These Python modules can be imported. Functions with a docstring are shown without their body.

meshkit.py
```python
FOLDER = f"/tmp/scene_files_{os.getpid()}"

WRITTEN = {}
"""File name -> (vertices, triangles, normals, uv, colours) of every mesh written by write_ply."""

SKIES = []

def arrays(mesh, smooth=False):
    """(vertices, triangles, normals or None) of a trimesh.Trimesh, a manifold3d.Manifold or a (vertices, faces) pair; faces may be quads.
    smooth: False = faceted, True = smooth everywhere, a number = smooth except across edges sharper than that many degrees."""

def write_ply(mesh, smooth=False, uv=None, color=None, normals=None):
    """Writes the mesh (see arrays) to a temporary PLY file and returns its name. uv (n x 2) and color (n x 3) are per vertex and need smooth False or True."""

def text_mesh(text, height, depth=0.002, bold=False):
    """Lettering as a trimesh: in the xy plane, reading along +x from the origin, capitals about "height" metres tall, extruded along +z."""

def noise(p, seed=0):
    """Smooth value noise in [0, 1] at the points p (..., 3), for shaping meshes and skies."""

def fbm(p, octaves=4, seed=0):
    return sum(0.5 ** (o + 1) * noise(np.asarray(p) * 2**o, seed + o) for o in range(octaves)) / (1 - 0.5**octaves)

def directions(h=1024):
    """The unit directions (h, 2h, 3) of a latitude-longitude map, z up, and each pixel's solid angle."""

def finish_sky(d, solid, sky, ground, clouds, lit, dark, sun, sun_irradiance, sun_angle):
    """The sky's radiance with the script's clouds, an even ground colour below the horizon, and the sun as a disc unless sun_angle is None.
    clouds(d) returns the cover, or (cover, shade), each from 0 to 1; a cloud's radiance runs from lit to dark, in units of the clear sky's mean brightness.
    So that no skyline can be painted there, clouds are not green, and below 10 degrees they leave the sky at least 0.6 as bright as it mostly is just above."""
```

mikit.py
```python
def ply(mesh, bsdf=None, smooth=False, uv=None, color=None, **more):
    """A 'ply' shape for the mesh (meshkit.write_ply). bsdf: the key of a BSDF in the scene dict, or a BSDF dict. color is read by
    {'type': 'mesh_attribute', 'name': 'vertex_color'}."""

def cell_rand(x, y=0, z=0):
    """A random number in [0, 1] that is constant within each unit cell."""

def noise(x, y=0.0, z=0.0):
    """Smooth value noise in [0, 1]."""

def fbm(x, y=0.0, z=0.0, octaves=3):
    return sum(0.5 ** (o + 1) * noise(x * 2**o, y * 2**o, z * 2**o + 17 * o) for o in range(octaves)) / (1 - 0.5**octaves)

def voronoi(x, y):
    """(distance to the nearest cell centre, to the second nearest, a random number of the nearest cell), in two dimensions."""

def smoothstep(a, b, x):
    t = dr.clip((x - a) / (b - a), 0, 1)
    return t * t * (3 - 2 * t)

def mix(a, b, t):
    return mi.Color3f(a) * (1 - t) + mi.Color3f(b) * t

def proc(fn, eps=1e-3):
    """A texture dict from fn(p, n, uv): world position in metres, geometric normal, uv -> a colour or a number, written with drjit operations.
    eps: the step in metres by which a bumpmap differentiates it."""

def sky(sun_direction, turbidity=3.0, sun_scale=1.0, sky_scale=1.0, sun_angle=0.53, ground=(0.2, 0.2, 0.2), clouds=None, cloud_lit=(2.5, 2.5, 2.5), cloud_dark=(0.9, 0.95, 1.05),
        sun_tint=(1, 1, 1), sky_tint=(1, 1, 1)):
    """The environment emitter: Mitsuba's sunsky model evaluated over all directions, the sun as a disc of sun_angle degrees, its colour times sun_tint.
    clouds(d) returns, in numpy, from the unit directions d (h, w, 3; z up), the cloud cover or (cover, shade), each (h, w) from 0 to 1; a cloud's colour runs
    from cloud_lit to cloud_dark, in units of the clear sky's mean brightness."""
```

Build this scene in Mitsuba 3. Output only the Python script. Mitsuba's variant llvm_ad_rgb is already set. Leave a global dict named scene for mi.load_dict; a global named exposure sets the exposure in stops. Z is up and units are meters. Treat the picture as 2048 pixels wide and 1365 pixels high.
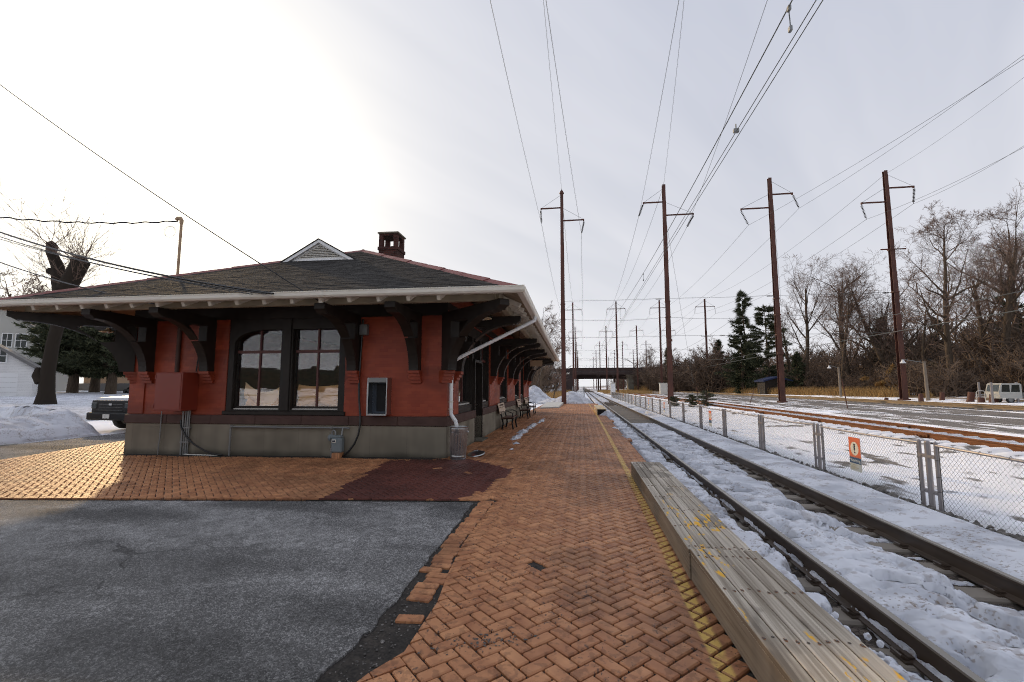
import math, random, numpy as np, trimesh, shapely, mitsuba as mi, mikit, meshkit
import drjit as dr
from shapely.geometry import Polygon, box as sbox
from shapely import affinity
from mikit import noise, fbm, voronoi, smoothstep, mix, cell_rand
T = mi.ScalarTransform4f
scene, labels = {}, {}

# ---------------------------------------------------------------- camera, sky, exposure
EYE = [0, 0, 1.62]
FWD = [-0.14814, 0.98392, 0.09983]
scene['camera'] = {'type': 'perspective', 'fov': 96.62, 'fov_axis': 'x', 'near_clip': 0.05, 'far_clip': 5000.0,
                   'to_world': T().look_at(origin=EYE, target=[EYE[i] + FWD[i] for i in range(3)], up=[0, 0, 1])}
SUN = np.array([-0.691, 0.623, 0.366]); SUN /= np.linalg.norm(SUN)


def clouds(d):
    ang = np.degrees(np.arccos(np.clip(d @ SUN, -1, 1)))
    z = np.maximum(d[..., 2], 0)
    k = 1.0 / (z + 0.22)
    px, py = d[..., 0] * k, d[..., 1] * k
    a, b = 0.80 * px - 0.6 * py, 0.6 * px + 0.80 * py
    st = meshkit.fbm(np.stack([a * 2.2, b * 0.55, 0 * a], -1), 5, seed=3)
    fine = meshkit.fbm(np.stack([a * 9.0 + 3 * st, b * 1.6, 0 * a + 4], -1), 4, seed=9)
    veil = np.clip(0.5 + 1.5 * (st - 0.5) + 0.7 * (fine - 0.5), 0, 1)
    cover = np.clip(0.93 + 0.12 * (veil - 0.45), 0.86, 1)
    cover = np.maximum(cover, np.exp(-(ang / 34) ** 2))
    cover = np.maximum(cover, 0.98 * np.exp(-(z / 0.22) ** 2))
    want = 0.72 - 0.25 * z + 0.055 * (veil - 0.5) * np.clip(z * 3, 0, 1)
    want = want + 0.85 * np.exp(-(ang / 15.0) ** 2) + 0.19 * np.exp(-(ang / 36.0) ** 2)
    return cover, np.clip((1.40 - want) / (1.40 - 0.50), 0, 1)


scene['sky'] = mikit.sky(SUN.tolist(), turbidity=3.5, sun_scale=0.62, sky_scale=1.0, sun_angle=1.6, ground=(0.3, 0.3, 0.31), clouds=clouds,
                         cloud_lit=(9.6, 9.0, 7.7), cloud_dark=(2.92, 3.12, 3.80), sky_tint=(1.0, 1.0, 0.98), sun_tint=(1.0, 0.93, 0.82))
exposure = 1.25

# ---------------------------------------------------------------- helpers
R = random.Random(7)
rng = np.random.default_rng(11)
used = {}


def num(k):
    used[k] = used.get(k, -1) + 1
    return k if used[k] == 0 else f'{k}_{used[k]:03d}'


def thing(name, label, cat, group=None, kind=None):
    k = num(name)
    labels[k] = {'label': label, 'category': cat}
    if group: labels[k]['group'] = group
    if kind: labels[k]['kind'] = kind
    return k


def put(name, mesh, bsdf, parent=None, label=None, cat=None, group=None, kind=None, smooth=False, key=None, uv=None):
    k = key or num(f'{parent}__{name}' if parent else name)
    if isinstance(mesh, MB): mesh, uv = (mesh.v(), mesh.f()), (mesh.uv() if isinstance(smooth, bool) else None)
    scene[k] = mikit.ply(mesh, 'm_' + bsdf, smooth=smooth, uv=uv)
    d = {}
    if label: d['label'] = label
    if cat: d['category'] = cat
    if group: d['group'] = group
    if kind: d['kind'] = kind
    if d: labels[k] = {**labels.get(k, {}), **d}
    return k


def rot(ax=0, ay=0, az=0):
    ca, sa, cb, sb, cc, sc = math.cos(ax), math.sin(ax), math.cos(ay), math.sin(ay), math.cos(az), math.sin(az)
    return np.array([[cc, -sc, 0], [sc, cc, 0], [0, 0, 1]]) @ np.array([[cb, 0, sb], [0, 1, 0], [-sb, 0, cb]]) @ np.array([[1, 0, 0], [0, ca, -sa], [0, sa, ca]])


def mat(R3=None, t=(0, 0, 0)):
    m = np.eye(4)
    if R3 is not None: m[:3, :3] = R3
    m[:3, 3] = t
    return m


CUBV = np.array([[x, y, z] for x in (-1, 1) for y in (-1, 1) for z in (-1, 1)], float) / 2
CUBF = np.array([[0, 1, 3], [0, 3, 2], [4, 6, 7], [4, 7, 5], [0, 4, 5], [0, 5, 1], [2, 3, 7], [2, 7, 6], [0, 2, 6], [0, 6, 4], [1, 5, 7], [1, 7, 3]])
_s = [(x, y, z, k) for x in (-1, 1) for y in (-1, 1) for z in (-1, 1) for k in range(3)]
_h = trimesh.convex.convex_hull(np.array([[x * (1 - .11 * (k != 0)), y * (1 - .12 * (k != 1)), z * (1 - .13 * (k != 2))] for x, y, z, k in _s]))
_ord = [int(np.argmin(np.linalg.norm(np.array([[x * (1 - .11 * (k != 0)), y * (1 - .12 * (k != 1)), z * (1 - .13 * (k != 2))] for x, y, z, k in _s]) - q, axis=1))) for q in _h.vertices]
CHF = np.array(_ord)[_h.faces]


class MB:
    def __init__(s, M=None): s.V, s.F, s.U, s.n, s.M = [], [], [], 0, M

    def add(s, v, f, uv=(0.5, 0), M=None):
        v = np.asarray(v, float); f = np.asarray(f, int)
        if f.shape[1] == 4: f = np.vstack([f[:, [0, 1, 2]], f[:, [0, 2, 3]]])
        for m in (M, s.M):
            if m is not None: v = v @ m[:3, :3].T + m[:3, 3]
        s.V.append(v); s.F.append(f + s.n); s.n += len(v)
        u = np.asarray(uv, float)
        s.U.append(np.tile(u, (len(v), 1)) if u.ndim == 1 else u)
        return s

    def v(s): return np.vstack(s.V)
    def f(s): return np.vstack(s.F)
    def uv(s): return np.vstack(s.U)

    def box(s, c, d, R3=None, uv=(0.5, 0), M=None):
        v = CUBV * np.asarray(d, float)
        if R3 is not None: v = v @ R3.T
        return s.add(v + np.asarray(c, float), CUBF, uv, M)

    def bb(s, lo, hi, uv=(0.5, 0), ch=0):
        lo, hi = np.minimum(lo, hi), np.maximum(lo, hi)
        if ch: return s.chbox((np.asarray(lo) + hi) / 2, np.asarray(hi) - lo, ch, uv=uv)
        return s.box((np.asarray(lo) + hi) / 2, np.asarray(hi) - lo, uv=uv)

    def chbox(s, c, d, ch, R3=None, uv=(0.5, 0), M=None):
        h = np.asarray(d, float) / 2
        v = np.array([[x * (h[0] - ch * (k != 0)), y * (h[1] - ch * (k != 1)), z * (h[2] - ch * (k != 2))] for x, y, z, k in _s])
        if R3 is not None: v = v @ R3.T
        return s.add(v + np.asarray(c, float), CHF, uv, M)

    def tube(s, pts, r, n=6, cap=True, uv=(0.5, 0), M=None):
        p = np.asarray(pts, float); k = len(p); r = np.broadcast_to(np.asarray(r, float), (k,))
        t = np.gradient(p, axis=0); t /= np.linalg.norm(t, axis=1, keepdims=True) + 1e-12
        a = np.cross(t, np.where(np.abs(t[:, 2:]) < 0.9, [0, 0, 1.0], [1.0, 0, 0])); a /= np.linalg.norm(a, axis=1, keepdims=True)
        for i in range(1, k):
            if a[i] @ a[i - 1] < 0: a[i] = -a[i]
        b = np.cross(t, a); an = np.arange(n) * 2 * np.pi / n
        v = (p[:, None] + r[:, None, None] * (np.cos(an)[None, :, None] * a[:, None] + np.sin(an)[None, :, None] * b[:, None])).reshape(-1, 3)
        i, j = np.meshgrid(np.arange(k - 1), np.arange(n), indexing='ij')
        q = np.stack([i * n + j, i * n + (j + 1) % n, (i + 1) * n + (j + 1) % n, (i + 1) * n + j], -1).reshape(-1, 4)
        f = np.vstack([q[:, [0, 1, 2]], q[:, [0, 2, 3]]])
        if cap and n > 2:
            o = (k - 1) * n
            f = np.vstack([f, [[0, j + 1, j] for j in range(1, n - 1)], [[o, o + j, o + j + 1] for j in range(1, n - 1)]])
        return s.add(v, f, uv, M)

    def lathe(s, prof, at=(0, 0, 0), n=16, R3=None, uv=(0.5, 0), M=None):
        pr = np.asarray(prof, float); k = len(pr); an = np.arange(n) * 2 * np.pi / n
        v = np.stack([pr[:, 0, None] * np.cos(an), pr[:, 0, None] * np.sin(an), np.repeat(pr[:, 1, None], n, 1)], -1).reshape(-1, 3)
        i, j = np.meshgrid(np.arange(k - 1), np.arange(n), indexing='ij')
        q = np.stack([i * n + j, i * n + (j + 1) % n, (i + 1) * n + (j + 1) % n, (i + 1) * n + j], -1).reshape(-1, 4)
        if R3 is not None: v = v @ np.asarray(R3).T
        return s.add(v + np.asarray(at, float), q, uv, M)

    def prism(s, poly, h, R3=None, at=(0, 0, 0), uv=(0.5, 0), M=None):
        """poly in local xy, extruded 0..h along local z."""
        if not isinstance(poly, Polygon): poly = Polygon(poly)
        m = trimesh.creation.extrude_polygon(poly, h, engine='earcut')
        v = np.array(m.vertices)
        if R3 is not None: v = v @ np.asarray(R3).T
        return s.add(v + np.asarray(at, float), np.array(m.faces), uv, M)

    def mesh(s, m, M=None, uv=(0.5, 0)): return s.add(np.array(m.vertices), np.array(m.faces), uv, M)

    def grid(s, X, Y, Z, uv=(0.5, 0)):
        """heightfield: X (m), Y (k), Z (k, m)"""
        gx, gy = np.meshgrid(X, Y)
        v = np.stack([gx, gy, Z], -1).reshape(-1, 3); m = len(X)
        i, j = np.meshgrid(np.arange(len(Y) - 1), np.arange(m - 1), indexing='ij')
        a = (i * m + j).ravel()
        return s.add(v, np.stack([a, a + 1, a + m + 1, a + m], -1), uv)


XZ = np.array([[1, 0, 0], [0, 0, -1], [0, 1, 0]], float)      # local (x,y,z)->(x,-z,y): polygon in xz, extruded to -y
YZ = np.array([[0, 0, 1], [1, 0, 0], [0, 1, 0]], float)       # polygon in yz, extruded to +x


def fb(x, y, s=1.0, o=4, seed=0):
    x, y = np.broadcast_arrays(np.asarray(x, float), np.asarray(y, float))
    return meshkit.fbm(np.stack([x / s, y / s, 0 * x + 0.37 * seed], -1), o, seed=seed)


def ns(x, y, s=1.0, seed=0):
    x, y = np.broadcast_arrays(np.asarray(x, float), np.asarray(y, float))
    return meshkit.noise(np.stack([x / s, y / s, 0 * x + 0.31], -1), seed)


def sm(a, b, x):
    t = np.clip((np.asarray(x, float) - a) / (b - a), 0, 1); return t * t * (3 - 2 * t)


# ---------------------------------------------------------------- materials
def pri(color, rough=0.6, metal=0.0, spec=0.5, **k):
    c = {'type': 'rgb', 'value': list(color)} if not isinstance(color, dict) else color
    return {'type': 'twosided', 'b': {'type': 'principled', 'base_color': c, 'roughness': rough, 'metallic': metal, 'specular': spec, **k}}


def bmp(color, bump, scale, rough=0.6, spec=0.5, eps=2e-3, metal=0.0):
    return {'type': 'twosided', 'b': {'type': 'bumpmap', 'scale': scale, 't': mikit.proc(bump, eps),
            'b': {'type': 'principled', 'base_color': mikit.proc(color), 'roughness': rough, 'specular': spec, 'metallic': metal}}}


def c3(*a): return mi.Color3f(*a)


def f_brick(p, n, uv):
    r, kind = uv.x, uv.y
    g = fbm(p.x * 9, p.y * 9, 0, 3)
    col = mix((0.28, 0.112, 0.050), (0.50, 0.24, 0.112), dr.clip(0.22 + 0.5 * r + 0.9 * (g - 0.5), 0, 1))
    col = mix(col, (0.105, 0.033, 0.024), smoothstep(0.45, 0.55, kind))
    st = fbm(p.x * 1.3, p.y * 1.3, 3.0, 4)
    col = col * (0.72 + 0.36 * smoothstep(0.30, 0.60, st))
    sp = noise(p.x * 55, p.y * 55)
    col = col * (0.72 + 0.28 * smoothstep(0.30, 0.48, fbm(p.x * 26, p.y * 26, 9, 3)))
    col = mix(col, (0.05, 0.04, 0.035), 0.75 * smoothstep(0.80, 0.92, sp) * smoothstep(0.4, 0.6, noise(p.x * 5, p.y * 5, 2)))
    lx = 0.755 + 0.0145 * p.y - 0.00048 * p.y * p.y + 0.000003 * p.y * p.y * p.y
    d = dr.abs(p.x - lx - 0.012 * (noise(p.y * 6, 3.0) - 0.5))
    worn = 0.76 - 0.45 * smoothstep(0.55, 0.75, fbm(p.x * 22, p.y * 22, 5, 3))
    yl = smoothstep(0.065, 0.035, d) * worn * smoothstep(1.0, 1.6, p.y) * smoothstep(0.6, 0.9, n.z)
    return mix(col, (0.62, 0.42, 0.095), yl)


def f_brickb(p, n, uv): return 0.5 * noise(p.x * 160, p.y * 160, p.z * 160) + fbm(p.x * 30, p.y * 30, p.z * 30, 2)


def f_asph(p, n, uv):
    v1, v2, r = voronoi(p.x * 95, p.y * 95)
    big = fbm(p.x * 0.55 + 0.6 * fbm(p.x * 2, p.y * 2, 0, 2), p.y * 1.5, 1.0, 4)
    g = (0.11 + 0.29 * r * r) * (0.55 + 0.75 * smoothstep(0.25, 0.75, big)) * (0.72 + 0.56 * noise(p.x * 38, p.y * 38, 4))
    g = g * (0.35 + 0.65 * smoothstep(0.02, 0.25, v2 - v1))
    fr = smoothstep(0.5, 0.72, big) * 0.35 * smoothstep(0.35, 0.75, fbm(p.x * 14, p.y * 14, 7, 3))
    g = g + 0.22 * fr
    ed = fbm(p.x * 7, p.y * 7, 2, 3)
    e1, e2, er = voronoi(p.x * 0.45 + 0.30 * fbm(p.x * 2.3, p.y * 2.3, 5, 3), p.y * 0.8 + 0.35 * fbm(p.x * 2.3, p.y * 2.3, 8, 3))
    g = g * (1 - 0.55 * smoothstep(0.018, 0.005, e2 - e1) * smoothstep(0.50, 0.60, fbm(p.x * 0.7, p.y * 0.7, 21, 2)))
    g = g * (1 - 0.25 * smoothstep(0.62, 0.80, fbm(p.x * 1.6, p.y * 2.6, 31, 4)))
    return c3(g * 0.88, g * 0.865, g * 0.84) * (0.8 + 0.4 * ed)


def f_asphb(p, n, uv):
    v1, v2, r = voronoi(p.x * 95, p.y * 95)
    return r * smoothstep(0.0, 0.3, v2 - v1) + 1.5 * fbm(p.x * 12, p.y * 12, 0, 2)


def f_snow(p, n, uv):
    g = fbm(p.x * 2.2, p.y * 2.2, 0, 4)
    col = mix((0.47, 0.49, 0.53), (0.66, 0.68, 0.72), smoothstep(0.3, 0.6, g))
    dirt = smoothstep(0.62, 0.78, noise(p.x * 46, p.y * 46, p.z * 46)) * smoothstep(0.38, 0.62, fbm(p.x * 3, p.y * 3, 6, 3))
    d2 = smoothstep(0.62, 0.75, fbm(p.x * 9, p.y * 9, 11, 3)) * 0.35
    return mix(col, (0.22, 0.17, 0.13), dr.clip(0.6 * dirt + d2, 0, 1))


def f_snowb(p, n, uv): return fbm(p.x * 26, p.y * 26, p.z * 26, 4) + 0.35 * noise(p.x * 130, p.y * 130, p.z * 130)


def f_ground(p, n, uv):
    x, y = p.x, p.y
    g = fbm(x * 0.8, y * 0.35, 0, 4); h = fbm(x * 4, y * 1.2, 3, 4)
    snow = mix((0.70, 0.72, 0.75), (0.86, 0.86, 0.87), g)
    stone = mix((0.06, 0.055, 0.05), (0.24, 0.22, 0.20), noise(x * 22, y * 22) * 0.7 + 0.3 * h)
    grass = mix((0.12, 0.085, 0.04), (0.26, 0.19, 0.09), h)
    # yard between fence and rusty siding: mostly snow with bare dirt patches
    a = smoothstep(0.62, 0.70, 0.55 * fbm(x * 0.9, y * 1.0, 9, 4) + 0.45 * fbm(x * 5, y * 1.6, 4, 3))
    c = mix(snow, stone * 1.2, a)
    # old ballast yard with streaks of snow running along the tracks
    s = smoothstep(0.50, 0.57, 0.6 * fbm(x * 2.4, y * 0.13, 5, 4) + 0.4 * fbm(x * 7, y * 0.9, 8, 3) - 0.05 * smoothstep(14.6, 17, x))
    s = dr.maximum(s, smoothstep(13.8, 12.6, x + 0.8 * (h - 0.5)))
    c = mix(c, mix(stone, snow, s), smoothstep(11.6, 12.2, x))
    # snow strip past the far track, then dead grass and leaves under the trees
    c = mix(c, mix(snow, grass, smoothstep(0.62, 0.72, h)), smoothstep(24.6, 25.2, x))
    c = mix(c, mix(mix((0.09, 0.065, 0.04), (0.20, 0.14, 0.08), h), snow, 0.8 * smoothstep(0.60, 0.66, g)), smoothstep(29.6, 31.0, x + 2 * (g - 0.5)))
    # left of the station: snow with some bare grass
    left = mix(snow, mix((0.10, 0.10, 0.04), (0.17, 0.15, 0.07), h), smoothstep(0.60, 0.66, fbm(x * 0.28, y * 0.28, 2, 4)))
    c = mix(left, c, smoothstep(-9, -6, x + 0 * y))
    far = mix((0.16, 0.13, 0.10), snow, smoothstep(0.45, 0.6, fbm(x * 0.02, y * 0.02, 0, 3)))
    return mix(c, far, smoothstep(170, 220, dr.abs(y)))


def f_groundb(p, n, uv): return fbm(p.x * 7, p.y * 7, 0, 4)


def f_ballast(p, n, uv):
    v1, v2, r = voronoi(p.x * 22, p.y * 22)
    return mix((0.035, 0.028, 0.024), (0.17, 0.14, 0.115), r * smoothstep(0.0, 0.2, v2 - v1))


def f_ballb(p, n, uv):
    v1, v2, r = voronoi(p.x * 22, p.y * 22)
    return smoothstep(0.0, 0.35, v2 - v1) * (0.5 + r)


def bld(p):      # building frame coordinates of a world point
    x, y = p.x + 3.11, p.y - 10.32
    return 0.99982 * x + 0.0192 * y, -0.0192 * x + 0.99982 * y


def mortar(a, z, w=0.205, h=0.072, j=0.010):
    row = dr.floor(z / h); fz = z / h - row
    fa = a / w + 0.5 * (row - 2 * dr.floor(row / 2)); fa = fa - dr.floor(fa)
    jz, ja = j / h, j / w
    return smoothstep(0, jz, fz) * smoothstep(1, 1 - jz, fz) * smoothstep(0, ja, fa) * smoothstep(1, 1 - ja, fa), row, dr.floor(a / w + 0.5 * (row - 2 * dr.floor(row / 2)))


def f_redw(p, n, uv):
    u, v = bld(p)
    a = dr.select(dr.abs(n.y) > dr.abs(n.x), u, v)
    m, row, col = mortar(a, p.z)
    g = fbm(a * 2.1, p.z * 2.1, 1, 4)
    c = mix((0.205, 0.029, 0.012), (0.30, 0.056, 0.022), dr.clip(0.5 * cell_rand(row, col, 2) + g - 0.25, 0, 1))
    return c * (0.93 + 0.07 * m) * (0.8 + 0.35 * smoothstep(0.3, 0.6, fbm(a * 0.7, p.z * 3, 3, 3)))


def f_redwb(p, n, uv):
    u, v = bld(p)
    a = dr.select(dr.abs(n.y) > dr.abs(n.x), u, v)
    m, row, col = mortar(a, p.z)
    return m * (0.8 + 0.3 * cell_rand(row, col, 5)) + 0.15 * noise(a * 60, p.z * 60)


def f_chim(p, n, uv):
    u, v = bld(p)
    a = dr.select(dr.abs(n.y) > dr.abs(n.x), u, v)
    m, row, col = mortar(a, p.z, 0.2, 0.07, 0.012)
    return mix((0.07, 0.06, 0.055), mix((0.035, 0.013, 0.011), (0.09, 0.032, 0.025), cell_rand(row, col, 2)), m)


def f_conc(p, n, uv):
    u, v = bld(p)
    g = fbm(u * 1.4, v * 1.4, p.z * 1.4, 4)
    st = fbm(u * 5, v * 5, p.z * 0.5, 3)
    c = mix((0.135, 0.118, 0.088), (0.265, 0.238, 0.185), dr.clip(g * 1.2 - 0.1, 0, 1)) * (0.72 + 0.45 * st)
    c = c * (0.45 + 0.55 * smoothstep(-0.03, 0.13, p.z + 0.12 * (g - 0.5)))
    return c * (0.85 + 0.15 * smoothstep(0.004, 0.012, dr.abs(u / 0.9 - dr.floor(u / 0.9 + 0.5))))


def f_concb(p, n, uv): return fbm(p.x * 20, p.y * 20, p.z * 20, 4)


def f_band(p, n, uv):
    g = fbm(p.x * 5, p.y * 5, p.z * 5, 4)
    return mix((0.045, 0.022, 0.018), (0.095, 0.05, 0.04), g)


def f_timber(p, n, uv):
    g = fbm(p.x * 6, p.y * 6, p.z * 3, 4)
    return mix((0.010, 0.008, 0.0065), (0.030, 0.024, 0.020), g)


def f_beige(p, n, uv):
    u, v = bld(p)
    g = fbm(p.x * 2.5, p.y * 2.5, p.z * 2.5, 4)
    return mix((0.25, 0.215, 0.15), (0.40, 0.35, 0.26), g) * (0.85 + 0.25 * noise(u * 10, v * 10, p.z * 2))


def f_shin(p, n, uv):
    r = uv.x
    g = fbm(p.x * 1.1, p.y * 1.1, p.z * 1.1, 4)
    c = mix((0.014, 0.013, 0.0125), (0.050, 0.047, 0.043), dr.clip(0.15 + 0.6 * r + 0.7 * (g - 0.5), 0, 1))
    return c * (0.65 + 0.7 * noise(p.x * 70, p.y * 70, p.z * 70))


def f_wood(p, n, uv):
    r, k = uv.x, uv.y
    a = p.x * 1.0 + 3.7 * r
    gr = fbm(a * 70 + 2.0 * fbm(p.x * 6, p.y * 1.3, r * 9, 3), p.y * 1.2, p.z * 60 + 20 * r, 4)
    knot = fbm(a * 5, p.y * 0.8, r * 5, 3)
    c = mix((0.205, 0.172, 0.132), (0.53, 0.475, 0.39), dr.clip(0.5 + 1.6 * (gr - 0.5) + 0.9 * (knot - 0.5) + 0.25 * (r - 0.5), 0, 1))
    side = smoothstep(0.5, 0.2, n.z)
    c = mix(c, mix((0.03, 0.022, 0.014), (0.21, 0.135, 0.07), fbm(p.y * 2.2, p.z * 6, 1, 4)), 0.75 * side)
    st = smoothstep(0.60, 0.70, fbm(p.x * 4, p.y * 2.0, 4, 4))
    c = mix(c, (0.09, 0.075, 0.06), 0.5 * st)
    fl = smoothstep(0.60, 0.62, fbm(p.x * 34 + 7 * r, p.y * 13, 8, 4)) * smoothstep(0.52, 0.60, fbm(p.x * 9 + 1, p.y * 2.1, 2, 3)) * smoothstep(0.8, 0.9, n.z) * smoothstep(7.4, 5.0, p.y)
    return mix(c, (0.66, 0.37, 0.045), fl)


def f_woodb(p, n, uv):
    a = p.x + 3.7 * uv.x
    return fbm(a * 70 + 2.0 * fbm(p.x * 6, p.y * 1.3, uv.x * 9, 3), p.y * 1.2, p.z * 60, 4)


def f_newwood(p, n, uv): return mix((0.38, 0.30, 0.19), (0.55, 0.46, 0.31), fbm(p.x * 12, p.y * 2, p.z * 9, 3))


def f_rail(p, n, uv):
    g = fbm(p.x * 9, p.y * 1.6, p.z * 9, 4)
    rust = mix((0.024, 0.017, 0.012), (0.075, 0.05, 0.034), g)
    return mix(rust, mix((0.17, 0.155, 0.13), (0.30, 0.275, 0.24), g), smoothstep(0.55, 0.85, n.z) * smoothstep(-0.10, -0.075, p.z))


def f_rust(p, n, uv):
    g = fbm(p.x * 5, p.y * 2.2, p.z * 12, 4)
    return mix((0.10, 0.035, 0.014), (0.30, 0.125, 0.05), g) * (0.7 + 0.5 * noise(p.x * 40, p.y * 12, p.z * 40))


def f_goldrail(p, n, uv): return mix((0.16, 0.11, 0.06), (0.30, 0.22, 0.13), fbm(p.x * 5, p.y * 0.8, p.z * 12, 3))


def f_pole(p, n, uv):
    g = fbm(p.x * 3.5, p.y * 3.5, p.z * 0.8, 4)
    return mix((0.042, 0.018, 0.014), (0.14, 0.052, 0.035), g) * (0.75 + 0.45 * noise(p.x * 11, p.y * 11, p.z * 2.5))


def f_bark(p, n, uv):
    g = fbm(p.x * 14, p.y * 14, p.z * 2.2, 4)
    return mix((0.035, 0.026, 0.019), (0.15, 0.115, 0.085), g)


def f_barkb(p, n, uv): return fbm(p.x * 16, p.y * 16, p.z * 2.5, 4)


def f_twig(p, n, uv): return mix((0.11, 0.078, 0.062), (0.25, 0.175, 0.14), uv.x)


def f_needle(p, n, uv): return mix((0.022, 0.032, 0.018), (0.12, 0.13, 0.07), uv.x)


def f_grass(p, n, uv): return mix((0.25, 0.15, 0.055), (0.50, 0.33, 0.14), uv.x)


def f_thick(p, n, uv): return mix((0.060, 0.045, 0.036), (0.22, 0.16, 0.118), uv.x)


def f_galv(p, n, uv):
    return mix((0.30, 0.31, 0.32), (0.52, 0.53, 0.54), fbm(p.x * 14, p.y * 14, p.z * 5, 3))


def f_girder(p, n, uv): return mix((0.022, 0.014, 0.013), (0.065, 0.034, 0.028), fbm(p.x * 0.8, p.y, p.z * 2, 4))


def f_soil(p, n, uv): return mix((0.008, 0.007, 0.006), (0.045, 0.037, 0.030), fbm(p.x * 16, p.y * 16, 0, 4)) * (0.5 + noise(p.x * 90, p.y * 90))


def f_grave(p, n, uv): return mix((0.06, 0.055, 0.05), (0.28, 0.26, 0.24), uv.x)


def f_siding(p, n, uv):
    k = p.z / 0.14 - dr.floor(p.z / 0.14)
    return mix((0.50, 0.50, 0.49), (0.72, 0.72, 0.71), smoothstep(0.0, 0.18, k)) * (0.85 + 0.2 * fbm(p.x, p.y, p.z, 3))


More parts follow.
